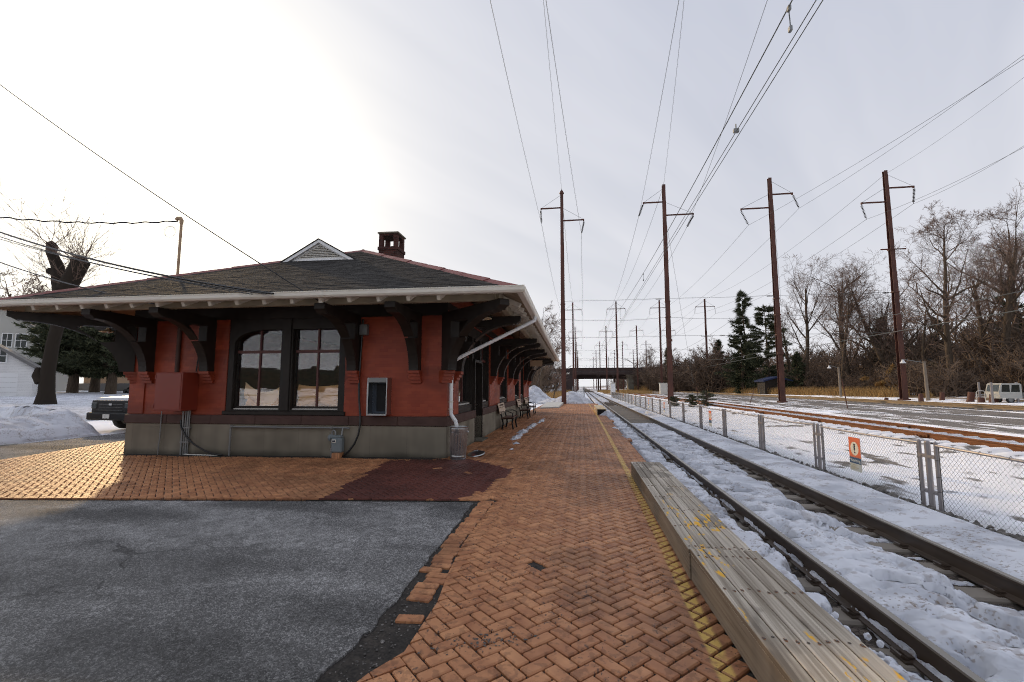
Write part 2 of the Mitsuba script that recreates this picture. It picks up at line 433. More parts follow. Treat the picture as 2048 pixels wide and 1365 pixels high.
B = {
    'brick': bmp(f_brick, f_brickb, 0.0022, 0.56, 0.4), 'asphalt': bmp(f_asph, f_asphb, 0.0035, 0.75, 0.35),
    'snow': bmp(f_snow, f_snowb, 0.022, 0.85, 0.25, eps=4e-3), 'ground': bmp(f_ground, f_groundb, 0.02, 0.9, 0.2, eps=1e-2), 'ballast': bmp(f_ballast, f_ballb, 0.012, 0.85, 0.3, eps=4e-3),
    'red_wall': bmp(f_redw, f_redwb, 0.0022, 0.45, 0.4), 'chimney': bmp(f_chim, f_redwb, 0.004, 0.85, 0.2), 'concrete': bmp(f_conc, f_concb, 0.004, 0.8, 0.3),
    'band': pri(mikit.proc(f_band), 0.6, spec=0.35), 'timber': pri(mikit.proc(f_timber), 0.5, spec=0.3), 'beige': pri(mikit.proc(f_beige), 0.6, spec=0.35),
    'shingle': pri(mikit.proc(f_shin), 0.85, spec=0.3), 'wood': bmp(f_wood, f_woodb, 0.0022, 0.8, 0.25), 'new_wood': pri(mikit.proc(f_newwood), 0.7),
    'rail': pri(mikit.proc(f_rail), 0.38, spec=0.5), 'rust': pri(mikit.proc(f_rust), 0.7, spec=0.3), 'gold_rail': pri(mikit.proc(f_goldrail), 0.6),
    'pole': pri(mikit.proc(f_pole), 0.6, spec=0.4), 'bark': bmp(f_bark, f_barkb, 0.03, 0.9, 0.2, eps=6e-3), 'twig': pri(mikit.proc(f_twig), 0.8, spec=0.25),
    'needle': pri(mikit.proc(f_needle), 0.7, spec=0.3), 'grass': pri(mikit.proc(f_grass), 0.85, spec=0.2), 'thicket': pri(mikit.proc(f_thick), 0.9, spec=0.15),
    'galv': pri(mikit.proc(f_galv), 0.2, metal=0.95), 'girder': pri(mikit.proc(f_girder), 0.6), 'soil': pri(mikit.proc(f_soil), 0.9), 'stone': pri(mikit.proc(f_grave), 0.85), 'siding': pri(mikit.proc(f_siding), 0.6),
    'red_paint': pri((0.205, 0.032, 0.017), 0.4), 'hip_red': pri((0.17, 0.042, 0.036), 0.55), 'cream': pri((0.66, 0.63, 0.55), 0.45), 'white': pri((0.74, 0.75, 0.75), 0.45), 'off_white': pri((0.60, 0.58, 0.53), 0.5),
    'muntin': pri((0.10, 0.028, 0.022), 0.5), 'sill': pri((0.48, 0.46, 0.42), 0.6), 'glass': {'type': 'thindielectric', 'int_ior': 1.85}, 'glass_dull': {'type': 'thindielectric', 'int_ior': 1.6}, 'bark_dark': pri((0.028, 0.022, 0.017), 0.9, spec=0.2),
    'black': pri((0.009, 0.009, 0.0095), 0.55, spec=0.25), 'cable': pri((0.015, 0.015, 0.015), 0.35), 'wire': pri((0.10, 0.11, 0.105), 0.45), 'grey_metal': pri((0.22, 0.23, 0.23), 0.4, 0.5), 'steel': pri((0.44, 0.45, 0.46), 0.28, 1.0),
    'meter': pri((0.16, 0.19, 0.20), 0.45), 'tan': pri((0.40, 0.28, 0.18), 0.8), 'kraft': pri((0.78, 0.58, 0.36), 0.85), 'kraft_dark': pri((0.62, 0.36, 0.16), 0.85), 'dark_room': pri((0.02, 0.019, 0.018), 0.9),
    'board_tan': pri((0.52, 0.40, 0.30), 0.7), 'bench_wood': pri((0.085, 0.04, 0.024), 0.55), 'sign_orange': pri((0.62, 0.135, 0.05), 0.45), 'sign_white': pri((0.60, 0.58, 0.48), 0.5), 'sign_blue': pri((0.03, 0.075, 0.14), 0.45), 'sign_dark': pri((0.02, 0.03, 0.045), 0.5),
    'fence_post': pri((0.30, 0.28, 0.28), 0.42, 0.55), 'fence_wire': pri((0.10, 0.10, 0.10), 0.45, 0.5), 'sleeper': pri((0.20, 0.175, 0.145), 0.85), 'tie_wood': pri((0.035, 0.026, 0.02), 0.9), 'insulator': pri((0.022, 0.018, 0.017), 0.3),
    'carbody': pri((0.42, 0.43, 0.46), 0.3, 0.4, clearcoat=0.8), 'carblack': pri((0.010, 0.010, 0.011), 0.25, clearcoat=0.8), 'carwhite': pri((0.75, 0.76, 0.78), 0.3, clearcoat=0.6), 'carglass': pri((0.012, 0.02, 0.02), 0.06), 'tyre': pri((0.015, 0.015, 0.015), 0.85), 'lamp_red': pri((0.30, 0.02, 0.02), 0.2),
    'blue': pri((0.012, 0.025, 0.08), 0.6), 'roof_grey': pri((0.16, 0.155, 0.15), 0.85), 'slab': pri((0.42, 0.42, 0.39), 0.8), 'pale_yellow': pri((0.52, 0.42, 0.22), 0.8), 'lampshade': pri((0.55, 0.46, 0.30), 0.4), 'wood_pole': pri((0.23, 0.19, 0.15), 0.85), 'foliage_far': pri((0.030, 0.032, 0.020), 0.9),
    'aluminium': pri((0.36, 0.37, 0.38), 0.35, 0.7),
}
scene.update({'m_' + k: v for k, v in B.items()})

# ---------------------------------------------------------------- terrain
GX = [-2500, -300, -120, -60, -40, -17.6, -14, 1.2, 1.6, 4.55, 5.2, 8.6, 9.3, 11.6, 12.5, 17, 23, 25, 28, 36, 50, 70, 120, 400, 2500]
GZ = [4, 3, 2, 0.9, 0.45, -0.14, -0.16, -0.16, -0.36, -0.36, -0.10, 0.05, 0.10, 0.10, 0.12, 0.22, 0.34, 0.36, 0.5, 0.85, 1.9, 4.2, 8, 12, 14]


def gz(x, y=0): return np.interp(x, GX, GZ)


xs = np.unique(np.concatenate([GX, np.arange(-60, 90, 1.5), np.arange(5, 26, 0.4)]))
ys = np.unique(np.concatenate([[-2500, -600, -200, -80, -40, -20, 170, 200, 260, 400, 900, 2500], np.arange(-10, 160, 1.0)]))
gx, gy = np.meshgrid(xs, ys)
Z = gz(gx) + (fb(gx, gy, 6.0, seed=1) - 0.5) * 0.10 * ((gx > 5.2) & (np.abs(gy) < 300)) * (1 - sm(4.6, 6, -np.abs(gx - 10.3) + 6.5)) + (fb(gx, gy, 9.0, seed=2) - 0.5) * 0.3 * sm(-18, -26, gx)
put('ground', MB().grid(xs, ys, Z), 'ground', kind='structure', label='open ground with patchy snow, gravel and dead grass', smooth=True)

# wooded rise behind the photographer (seen only as a reflection)
hx = np.linspace(-160, 160, 60); hy = np.linspace(-130, -78, 14)
hgx, hgy = np.meshgrid(hx, hy)
hz = -0.5 + 5.0 * sm(-78, -96, hgy) + 4 * fb(hgx, hgy, 7, seed=4) * sm(-79, -90, hgy)
put('hill', MB().grid(hx, hy, hz), 'foliage_far', kind='structure', label='wooded rise behind the viewpoint')

# ---------------------------------------------------------------- asphalt, road
def zplat(x): return np.minimum(0, 0.0075 * (np.asarray(x, float) + 3.11))


def sheet(poly, z, depth, cell=0.6):
    """a polygon cut into cells so that it follows zplat, with thickness"""
    mb = MB(); x0, y0, x1, y1 = poly.bounds
    cx = sorted({x0, x1, *[x for x in np.arange(math.floor(x0), x1, cell * 4) if x0 < x < x1], *([-3.11] if x0 < -3.11 < x1 else [])})
    for a, b in zip(cx[:-1], cx[1:]):
        q = poly.intersection(sbox(a, y0 - 1, b, y1 + 1))
        for g in getattr(q, 'geoms', [q]):
            if g.area < 1e-4: continue
            m = trimesh.creation.extrude_polygon(g, depth, engine='earcut'); v = np.array(m.vertices)
            v[:, 2] += z - depth + zplat(v[:, 0]); mb.add(v, np.array(m.faces))
    return mb


def wob(pts, amp, step, seed, closed=False):
    """densify a polyline and roughen it"""
    out = []
    for (a, b) in zip(pts[:-1], pts[1:]):
        n = max(1, int(math.hypot(b[0] - a[0], b[1] - a[1]) / step))
        out += [(a[0] + (b[0] - a[0]) * i / n, a[1] + (b[1] - a[1]) * i / n) for i in range(n)]
    out.append(pts[-1]); o = np.array(out)
    j = np.stack([fb(o[:, 0], o[:, 1], 0.12, 3, seed) - .5, fb(o[:, 0] + 9, o[:, 1], 0.12, 3, seed) - .5], 1) * 2 * amp
    return [tuple(q) for q in o + j]


edge = wob([(-12.6, 5.28), (-8.5, 5.74), (-4.0, 6.22), (-1.58, 6.50)], 0.03, 0.07, 3) + wob([(-1.53, 6.45), (-1.48, 5.2), (-1.46, 4.3), (-1.42, 3.6), (-1.44, 3.0), (-1.50, 2.4), (-1.6, 0.5), (-1.5, -6)], 0.032, 0.03, 5)
asph = Polygon(edge + [(-1.5, -80), (-90, -80), (-90, -3), (-17.5, 4.2)])
put('asphalt_lot', sheet(asph.buffer(0), -0.010, 0.06), 'asphalt', kind='structure', label='grey asphalt parking lot with frosty wear streaks')
road = Polygon([(-17.5, 4.23), (-12.62, 5.3), (-13.4, 9.0), (-14.35, 12.7), (-14.5, 15.05), (-12.6, 15.1), (-12.6, 60), (-19.5, 60), (-19.5, 27), (-23.4, 24), (-23.4, 15.6), (-17.9, 14.2)])
put('road', sheet(road, -0.035, 0.06), 'asphalt', kind='structure', label='narrow asphalt road passing behind the station')
# crack filler: dark soil between asphalt and brick
soil = Polygon([(-1.62, 6.66), (-1.05, 6.7), (-0.95, 4.0), (-0.9, 1.0), (-2.4, 0.8), (-1.9, 3), (-1.7, 6)])
put('soil_strip', sheet(soil, -0.022, 0.05), 'soil', kind='structure', label='dark wet soil strip between asphalt and brick')
soil2 = Polygon([(-13.3, 5.0), (-8, 5.55), (-1.4, 6.42), (-1.4, 6.75), (-8, 5.98), (-13.4, 5.5)])
put('soil_strip', sheet(soil2, -0.034, 0.05), 'soil', kind='structure', label='thin dark joint between asphalt and brick apron')

# ---------------------------------------------------------------- brick platform (herringbone pavers)
reg = Polygon([(-1.45, 1.5), (-1.33, 2.3), (-1.22, 2.62), (-1.10, 2.85), (-1.10, 3.5), (-1.18, 4.1), (-1.24, 4.8), (-1.24, 6.66), (-1.5, 6.62), (-4.0, 6.34), (-8.5, 5.86), (-12.75, 5.4), (-13.45, 9.0), (-14.4, 12.7), (-14.5, 15.0), (-11.47, 15.0), (-11.40, 10.12),
               (-3.09, 10.27), (-3.46, 30.4), (-3.46, 47), (1.0, 47), (1.52, 44), (1.52, 1.5)])
plat = Polygon([(-1.40, 1.5), (-1.05, 2.9), (-1.12, 4.1), (-1.40, 4.8), (-1.42, 6.62), (-4.0, 6.34), (-8.5, 5.86), (-12.75, 5.4), (-13.45, 9.0), (-14.4, 12.7), (-14.5, 15.0), (-11.4, 15.0), (-11.40, 10.25), (-3.11, 10.32), (-3.5, 30.4), (-3.5, 47.5), (1.0, 47.5), (1.47, 44), (1.38, 23), (1.30, 17.5), (1.38, 14.6), (1.26, 11.3), (1.3, 9), (1.5, 8.7), (1.5, 1.5)])
put('platform', sheet(plat, -0.020, 0.30), 'soil', kind='structure', label='station platform paved with herringbone brick')
redp = Polygon([(-4.25, 9.9), (-3.75, 6.3), (-1.75, 6.55), (-1.45, 7.7), (-1.35, 9.1), (-1.95, 9.75), (-2.5, 10.2)])
W_, L_ = 0.1015, 0.203
c45, s45 = math.cos(math.pi / 4), math.sin(math.pi / 4)
shapely.prepare(reg)
bricks = []
x0, y0, x1, y1 = reg.bounds
N = int(70 / W_)
ii, jj = np.meshgrid(np.arange(-N, N), np.arange(-N, N), indexing='ij')
tt = np.mod(ii - jj, 4)
for horiz, sel in ((True, tt == 0), (False, tt == 3)):
    a, b = ii[sel] * W_, jj[sel] * W_
    ca, cb = (a + W_, b + W_ / 2) if horiz else (a + W_ / 2, b + W_)
    X, Y = c45 * ca - s45 * cb - 0.03, s45 * ca + c45 * cb
    ok = (X > x0 - .2) & (X < x1 + .2) & (Y > y0 - .2) & (Y < y1 + .2)
    X, Y = X[ok], Y[ok]
    inside = shapely.contains_xy(reg, X, Y)
    near = shapely.distance(reg.boundary, shapely.points(X, Y)) < 0.13
    for x, y, i_, n_ in zip(X, Y, inside, near):
        if i_ or n_: bricks.append((x, y, math.pi / 4 + (0 if horiz else math.pi / 2), i_, n_))
fieldb, singles = MB(), []
missing = [(0.45, 6.29), (-0.42, 4.4)]
camf = np.array(FWD); camr = np.cross(camf, [0, 0, 1.0]); camr /= np.linalg.norm(camr)


def brick(mb, x, y, ang, l, w, kind, jit=1.0):
    z = float(zplat(x)) + R.gauss(0, 0.0013) * jit
    mb.chbox((x, y, z - 0.03), (l, w, 0.06), 0.008, R3=rot(R.gauss(0, 0.006) * jit, R.gauss(0, 0.006) * jit, ang + R.gauss(0, 0.008)), uv=(R.random(), kind))


def visible_size(x, y):
    d = np.array([x, y, 0]) - EYE; w = d @ camf; s = d @ camr
    inside = w > 0.3 and abs(s / w) < 1.12 and (y > 2.2)
    return 1.0 / (w * w) if inside else 0.0


shapely.prepare(redp)
hid = sbox(0.96, 1.0, 1.36, 8.7)     # under the wooden step
todo = []
for x, y, ang, i_, n_ in bricks:
    if min(math.hypot(x - a, y - b) for a, b in missing) < 0.06 or hid.contains(shapely.Point(x, y)): continue
    kind = 1.0 if shapely.contains_xy(redp, x + R.gauss(0, .02), y + R.gauss(0, .02)) and not (R.random() < 0.012) else 0.0
    if n_:
        if x > 1.2 and y > 9:      # broken-away platform edge
            e = 1.43 + 0.16 * (float(ns(0, y, 1.1, 5)) - .5) + 0.12 * math.sin(y * 0.9)
            if x > e - 0.05 or R.random() < 0.06: continue
            todo.append((x, y, ang, kind, None)); continue
        q = affinity.translate(affinity.rotate(sbox(-L_ / 2 + .004, -W_ / 2 + .004, L_ / 2 - .004, W_ / 2 - .004), ang, origin=(0, 0), use_radians=True), x, y).intersection(reg)
        if q.area < 0.0012 or q.geom_type != 'Polygon': continue
        todo.append((x, y, ang, kind, q if q.area < 0.0178 else None))
    elif i_: todo.append((x, y, ang, kind, None))
# soldier course along the asphalt edge, partly lost near the camera
y = 2.62
while y < 6.62:
    p_keep = 1 if y > 3.7 else (0.65 if y > 3.15 else 0.15)
    if R.random() < p_keep:
        dx = R.gauss(0, 0.012) if y > 4.2 else R.uniform(-0.06, 0.03)
        xx = np.interp(y, [2.5, 2.9, 3.5, 4.1, 4.8, 6.7], [-1.16, -1.15, -1.21, -1.29, -1.345, -1.345])
        todo.append((xx + dx - .004, y, R.gauss(0, 0.05), 0.0, None))
    y += 0.106
order = sorted(range(len(todo)), key=lambda i: -(visible_size(todo[i][0], todo[i][1]) if todo[i][4] is None else 0))
single = set(order[:292])
for i, (x, y, ang, kind, q) in enumerate(todo):
    if q is None:
        mb = MB() if i in single else fieldb
        brick(mb, x, y, ang, L_ - 0.013, W_ - 0.013, kind)
        if i in single: put('brick', mb, 'brick', parent='platform')
    else:
        m = trimesh.creation.extrude_polygon(q, 0.058, engine='earcut'); v = np.array(m.vertices); v[:, 2] += -0.059 + zplat(x)
        fieldb.add(v, np.array(m.faces), (R.random(), kind))
put('brick_field', fieldb, 'brick', parent='platform', kind='stuff')

# crumbs of soil, leaves and grit along the asphalt edge and on the bricks
grit = MB(); ICO = trimesh.creation.icosphere(subdivisions=1)
IV, IF = np.array(ICO.vertices), np.array(ICO.faces)


def pebble(mb, x, y, z, r, flat=0.6, uv=None):
    v = IV * (1 + 0.35 * (rng.random((len(IV), 1)) - 0.5)) * np.array([r * R.uniform(.8, 1.3), r, r * flat])
    mb.add(v @ rot(0, 0, R.uniform(0, 6.3)).T + np.array([x, y, z]), IF, (R.random() if uv is None else uv, 0))


for _ in range(700):
    y = R.uniform(1.9, 6.5); xe = np.interp(y, [2, 3, 4, 5, 6.5], [-1.40, -1.28, -1.34, -1.43, -1.5])
    pebble(grit, xe + R.gauss(0, 0.09), y, -0.018 + R.uniform(-.006, .004), R.uniform(0.002, 0.009) * (1.6 if R.random() < .05 else 1), uv=R.random() ** 3 * .8)
for _ in range(90): 
    t = R.gauss(0, .16), R.gauss(0, .05); pebble(grit, -0.62 + t[0], 3.03 + t[1] + .25 * t[0], 0.003, R.uniform(0.002, 0.008), 0.4, uv=R.random() * .25)
put('grit', grit, 'stone', label='loose grit and crumbled soil along the asphalt edge', kind='stuff', cat='grit')

# ---------------------------------------------------------------- near track
YS = np.concatenate([np.arange(-3, 45, 3.0), [60, 100, 200, 400, 700]])
RAILP = [(-.07, 0), (.07, 0), (.07, .012), (.012, .03), (.009, .13), (.033, .142), (.036, .168), (.028, .178), (-.028, .178), (-.036, .168), (-.033, .142), (-.009, .13), (-.012, .03), (-.07, .012)]


def rail(parent, x, top, mat_, y0=-3, y1=700, amp=0.0, seed=0, sc=1.0):
    pr = np.array(RAILP) * sc; k = len(pr)
    yy = np.unique(np.concatenate([[y0, y1], np.arange(y0, min(y1, 60), 2.0), [q for q in (80, 120, 200, 400) if q < y1]]))
    v = []
    for yv in yy:
        ox = amp * (float(ns(0, yv, 7, seed)) - .5)
        v.append(np.stack([pr[:, 0] + x + ox, np.full(k, yv), pr[:, 1] + top - .178 * sc], 1))
    v = np.vstack(v); i, j = np.meshgrid(np.arange(len(yy) - 1), np.arange(k), indexing='ij')
    q = np.stack([i * k + j, (i + 1) * k + j, (i + 1) * k + (j + 1) % k, i * k + (j + 1) % k], -1).reshape(-1, 4)
    return put('rail', MB().add(v, q), mat_, parent=parent)


trk = thing('railway_track', 'near railway track of two dark steel rails with worn tops running beside the brick platform', 'railway track')
rail(trk, 2.23, -0.05, 'rail', amp=.01, seed=1); rail(trk, 3.73, -0.05, 'rail', amp=.01, seed=2)
y = -1.2; nn = 0
while y < 46:
    m = MB(); m.chbox((2.98, y, -0.228 - 0.11), (2.6, 0.26, 0.22), 0.02)
    k = put('sleeper', m, 'sleeper', parent=trk)
    if y < 15:
        for x in (2.23, 3.73):
            for s in (-1, 1):
                c = MB(); c.chbox((x + s * .085, y, -0.222), (.06, .16, .022), .004); c.tube([(x + s * .075, y - .05, -.215), (x + s * .12, y - .05, -.19), (x + s * .12, y + .05, -.19), (x + s * .075, y + .05, -.215)], .011, 5)
                c.box((x + s * .05, y, -.205), (.05, .09, .018))
                put('rail_clip', c, 'rail', parent=k)
    y += 0.61
bx = np.arange(1.28, 4.95, 0.045); by = np.concatenate([np.arange(-1, 12, 0.045), np.arange(12, 30, 0.12), np.arange(30, 80, 0.5), [100, 200, 500]])
gx, gy = np.meshgrid(bx, by)
bz = -0.285 + 0.055 * fb(gx, gy, 0.10, 3, 6) + 0.03 * fb(gx, gy, 0.5, 2, 7) - 0.02 + 0.05 * sm(4.2, 4.9, gx) + .10 * sm(1.75, 1.3, gx)
put('track_bed', MB().grid(bx, by, bz), 'ballast', kind='structure', label='dark stone ballast under the near track', smooth=True)

# snow lying on and beside the near track (real thickness, melted back from the rails)
sy = np.concatenate([np.arange(0.6, 9, 0.032), np.arange(9, 20, 0.06), np.arange(20, 48, 0.16), np.arange(48, 150, 1.5)])
sx = np.concatenate([np.arange(1.24, 4.92, 0.032)])
gx, gy = np.meshgrid(sx, sy)
lump = fb(gx, gy, 0.22, 4, 21) - .5; big = fb(gx, gy, 0.9, 3, 22) - .5; fine = fb(gx, gy, 0.06, 3, 23) - .5
tie = np.cos((gy + 1.2) / 0.61 * 2 * np.pi)          # +1 over a sleeper
z = np.full_like(gx, -0.5)
# left of the left rail
edge_l = 1.47 + 0.07 * (fb(0 * gy, gy, 0.5, 3, 24) - .5) * 2 + 0.10 * (gy > 8.8)
zl = -0.080 + 0.055 * lump + 0.05 * big + 0.025 * fine - 0.05 * sm(.56, .66, fb(gx, gy, .13, 3, 52)) - 0.35 * sm(1.96 + 0.34 * lump + 0.10 * big, 2.16 + 0.34 * lump + .1 * big, gx) - 0.14 * sm(edge_l, edge_l - .12, gx) - 0.0 * gy
zl = zl - 0.06 * sm(7.5, 4, gy)
# between the rails
m = (fb(gx, gy, 0.35, 4, 27) - .5)
zc = -0.125 + 0.050 * lump + 0.05 * big + 0.022 * fine - 0.05 * sm(.56, .66, fb(gx, gy, .14, 3, 53)) - 0.11 * sm(0.60, 0.68, fb(gx, gy, 0.3, 4, 51)) + 0.03 * sm(2.3, 2.6, gx) \
    - (0.24 + .10 * tie) * sm(3.16 + 0.55 * m, 3.52 + 0.55 * m, gx) * sm(16, 8, gy) - (0.10 + 0.16 * (tie > 0.2)) * sm(3.40 + .2 * m, 3.60 + .2 * m, gx) * sm(6, 10, gy) - 0.05 * sm(2.36, 2.30, gx)
bare = sm(22, 27, gy) * sm(70, 45, gy) * sm(0.36, 0.5, fb(gx, gy, 2.2, 3, 29) + .10)
zc = zc - 0.30 * bare
# right of the right rail
zr = -0.095 + 0.018 * lump + 0.05 * big + 0.006 * fine + .04 * sm(3.8, 4.4, gx) - 0.10 * sm(4.72, 4.92, gx + .12 * lump)
zr = zr - 0.16 * sm(3.86, 3.80, gx) - 0.25 * bare * sm(0.52, .62, fb(gx, gy, .7, 3, 33)) * sm(4.7, 4.3, gx) * sm(3.75, 4.0, gx)
z = np.where(gx < 2.20, zl, np.where(gx < 3.70, zc, zr))
put('snow_cover', MB().grid(sx, sy, z), 'snow', kind='structure', label='melting snow lying between and beside the near rails', smooth=True)
# snow clods between step and rail
for cx, cy, sc in ((1.62, 4.0, 1.0), (2.02, 2.55, .8), (1.75, 3.35, .7)):
    mb = MB()
    for _ in range(46):
        v = IV * (1 + .3 * (rng.random((len(IV), 1)) - .5)) * R.uniform(.015, .045) * sc
        mb.add(v + np.array([cx + R.gauss(0, .10) * sc, cy + R.gauss(0, .16) * sc, -0.085 + R.uniform(-.02, .03)]), IF)
    put('snow_clods', mb, 'snow', kind='stuff', label='crumbled lumps of old snow between wooden step and rail, ' + ('farthest' if cy > 3.8 else 'nearest' if cy < 3 else 'middle') + ' cluster', smooth=True, cat='snow')

# dark stones along the fence foot
st = MB()
for _ in range(1500):
    y = 5 + 38 * R.random() ** 1.6; pebble(st, 4.86 + R.gauss(0, 0.05), y, -0.10 + R.uniform(-.02, .02), R.uniform(0.012, 0.034), .8, uv=R.random() * .6)
put('gravel', st, 'stone', label='dark stones showing along the foot of the chain link fence', kind='stuff', cat='gravel')

# yard snow up to the rusty siding, humped between its sleepers
gx_, gy_ = np.arange(4.92, 9.54, 0.07), np.concatenate([np.arange(3, 26, 0.075), np.arange(26, 60, 0.3), np.arange(60, 130, 3)])
gx, gy = np.meshgrid(gx_, gy_)
hump = (0.5 + 0.5 * np.cos(gy / 0.56 * 2 * np.pi + np.pi)) ** 0.7
z = gz(gx) + 0.012 + 0.05 * (fb(gx, gy, 1.6, 3, 41) - .5) + 0.035 * (fb(gx, gy, 0.4, 3, 42) - .5) + sm(8.5, 9.1, gx) * (0.035 + 0.085 * hump * (0.6 + .8 * ns(gx, gy, .8, 44))) - 0.10 * sm(5.1, 4.92, gx)
put('yard_snow', MB().grid(gx_, gy_, z), 'ground', kind='structure', label='snow crust over the old yard beyond the fence', smooth=True)
gx_, gy_ = np.arange(9.72, 11.06, 0.09), np.concatenate([np.arange(3, 40, 0.10), np.arange(40, 130, 3)])
gx, gy = np.meshgrid(gx_, gy_)
z = 0.155 + 0.09 * (0.5 + 0.5 * np.cos(gy / 0.56 * 2 * np.pi + np.pi)) + 0.03 * (fb(gx, gy, .5, 3, 45) - .5)
put('yard_snow', MB().grid(gx_, gy_, z), 'snow', kind='structure', label='snow between the rusty siding rails', smooth=True)
sid = thing('railway_track', 'rusty orange siding rails half buried in snow beyond the fence', 'railway track')
RJ = []
for x in (9.63, 11.13):
    rk = rail(sid, x, 0.33, 'rust', y1=120, amp=.06, seed=5)
    for yj in np.arange(9.0 + (x > 10) * 3.1, 60, 5.9):
        j = MB()
        for s in (-1, 1): j.chbox((x + s * .033, yj, .245), (.03, .62, .085), .006); [j.lathe([(0, -.03), (.022, -.03), (.022, .02), (0, .03)], (x + s * .055, yj + t, .245), 6, R3=rot(0, math.pi / 2, 0)) for t in (-.22, -.07, .07, .22)]
        put('joint_bar', j, 'rust', parent=rk)
y = 3.0
while y < 45:
    put('sleeper', MB().chbox((10.38, y, 0.09), (2.75 + R.uniform(-.12, .12), 0.22, 0.17), .015), 'tie_wood', parent=sid); y += 0.56
far = thing('railway_track', 'far pair of brownish rails at the foot of the wooded bank', 'railway track')
rail(far, 23.0, 0.54, 'gold_rail'); rail(far, 24.5, 0.56, 'gold_rail')
m = MB()
y = 2.0
while y < 110: m.chbox((23.75, y, 0.31), (2.6, .24, .16), .02); y += .6
put('sleepers', m, 'sleeper', parent=far, kind='stuff')

# ---------------------------------------------------------------- wooden boarding steps
def step(name, label, x0, x1, y0, y1, top, matn, nplank=5, seed=0, turn=0.0):
    SM = mat(np.eye(3), (-x0, -y1, 0)); SM = mat(None, (x0, y1, 0)) @ mat(rot(0, 0, turn)) @ SM
    r = random.Random(seed); t = thing('boarding_step', label, 'boarding step', 'low wooden boarding steps beside the track')
    w = (x1 - x0) / nplank
    for i in range(nplank):
        m = MB(SM); m.chbox((x0 + (i + .5) * w, (y0 + y1) / 2 + r.uniform(-.008, .008), top - .019 + r.uniform(-.002, .002)), (w - .006, y1 - y0 + r.uniform(-.02, .01), .038), .004, R3=rot(0, 0, r.gauss(0, .0006)), uv=(r.random(), 0))
        k = put('plank', m, matn, parent=t)
        if matn == 'wood':
            s = MB(SM); st_ = MB(SM)
            for ys_ in np.arange(y0 + .06, y1, 0.61):
                for dx in (-.25, .25):
                    q_ = (x0 + (i + .5 + dx) * w, ys_ + r.gauss(0, .015), top + .0021); s.lathe([(0, .0022), (.008, .0022), (.009, 0)], q_, 8)
                    if r.random() < .8: st_.add(np.array([[q_[0] + .011 * math.cos(a) * r.uniform(.6, 1.2), q_[1] + .016 * math.sin(a) * r.uniform(.6, 1.6), q_[2] + .0006] for a in np.arange(9) * .698]), [[0, j, j + 1] for j in range(1, 8)])
            put('screws', s, 'rail', parent=k, kind='stuff'); put('rust_stains', st_, 'rust', parent=k, kind='stuff')
    for x in (x0 + .03, x1 - .03): put('side_board', MB(SM).chbox((x, (y0 + y1) / 2, (top - .04) / 2), (.04, y1 - y0 - .004, top - .042), .004, uv=(r.random(), 0)), matn, parent=t)
    for yy in (y0 + .02, y1 - .02): put('end_board', MB(SM).bb((x0 + .055, yy - .018, 0.0), (x1 - .055, yy + .018, top - .042), uv=(r.random(), 0)), matn if yy > y0 + .1 or matn == 'wood' else 'black', parent=t)
    return t


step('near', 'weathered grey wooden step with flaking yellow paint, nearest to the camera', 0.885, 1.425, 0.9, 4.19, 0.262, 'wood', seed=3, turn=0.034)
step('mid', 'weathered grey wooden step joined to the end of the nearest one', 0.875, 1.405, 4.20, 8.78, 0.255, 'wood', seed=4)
step('far', 'pale sunlit wooden step farther down the platform edge', 0.88, 1.45, 27.2, 33.0, 0.34, 'new_wood', 4, seed=5)

# ---------------------------------------------------------------- station building (frame: u right, v along the track, z up)
TH = math.radians(1.1)
BM = mat(rot(0, 0, TH), (-3.11, 10.32, 0))
WID, LEN, OV, ZE, SL = 8.28, 20.3, 1.93, 3.50, 0.458
ST = thing('station_building', 'single storey red brick railway station with hipped shingle roof and deep bracketed eaves', 'station')


def N(): return MB(BM)


def bput(name, mb, m, parent=ST, **k): return put(name, mb, m, parent=parent, **k)


def wallpoly(poly, thick, face, off=0.0):
    """face 'f': polygon in (u,z), front at v=off; 'r': polygon in (v,z), outer face at u=off"""
    mb = N()
    if face == 'f': mb.prism(poly, thick, R3=np.array([[1, 0, 0], [0, 0, 1], [0, 1, 0]]), at=(0, off, 0)); mb.F[-1] = mb.F[-1][:, ::-1]
    else: mb.prism(poly, thick, R3=YZ, at=(off - thick, 0, 0))
    return mb


# front wall with window opening
wf = Polygon([(-WID, .93), (0, .93), (0, 4.1), (-WID, 4.1)]) - sbox(-5.62, .90, -2.50, 3.42)
wk = bput('wall', wallpoly(wf, 0.32, 'f'), 'red_wall')
# platform-side wall with its openings
wr = Polygon([(0.32, .93), (LEN - .32, .93), (LEN - .32, 4.1), (.32, 4.1)]) - sbox(1.2, .5, 5.7, 3.4) - sbox(8.0, .90, 10.3, 3.4) - sbox(13.0, .90, 15.0, 3.4) - sbox(15.6, .90, 17.4, 3.4)
bput('wall', wallpoly(wr, 0.32, 'r'), 'red_wall')
wl = Polygon([(0.32, .93), (LEN - .32, .93), (LEN - .32, 4.1), (.32, 4.1)]) - sbox(11.0, .9, 14.5, 3.3)
bput('wall', wallpoly(wl, 0.32, 'r', -WID + .32), 'red_wall')
bput('wall', wallpoly(Polygon([(-WID, .93), (0, .93), (0, 4.1), (-WID, 4.1)]), 0.32, 'f', LEN - .32), 'red_wall')
bput('frieze', N().bb((-WID - .035, -.035, 3.30), (.035, -.001, 3.62)), 'timber'); bput('frieze', N().bb((.001, 0, 3.42), (.035, LEN, 3.62)), 'timber')
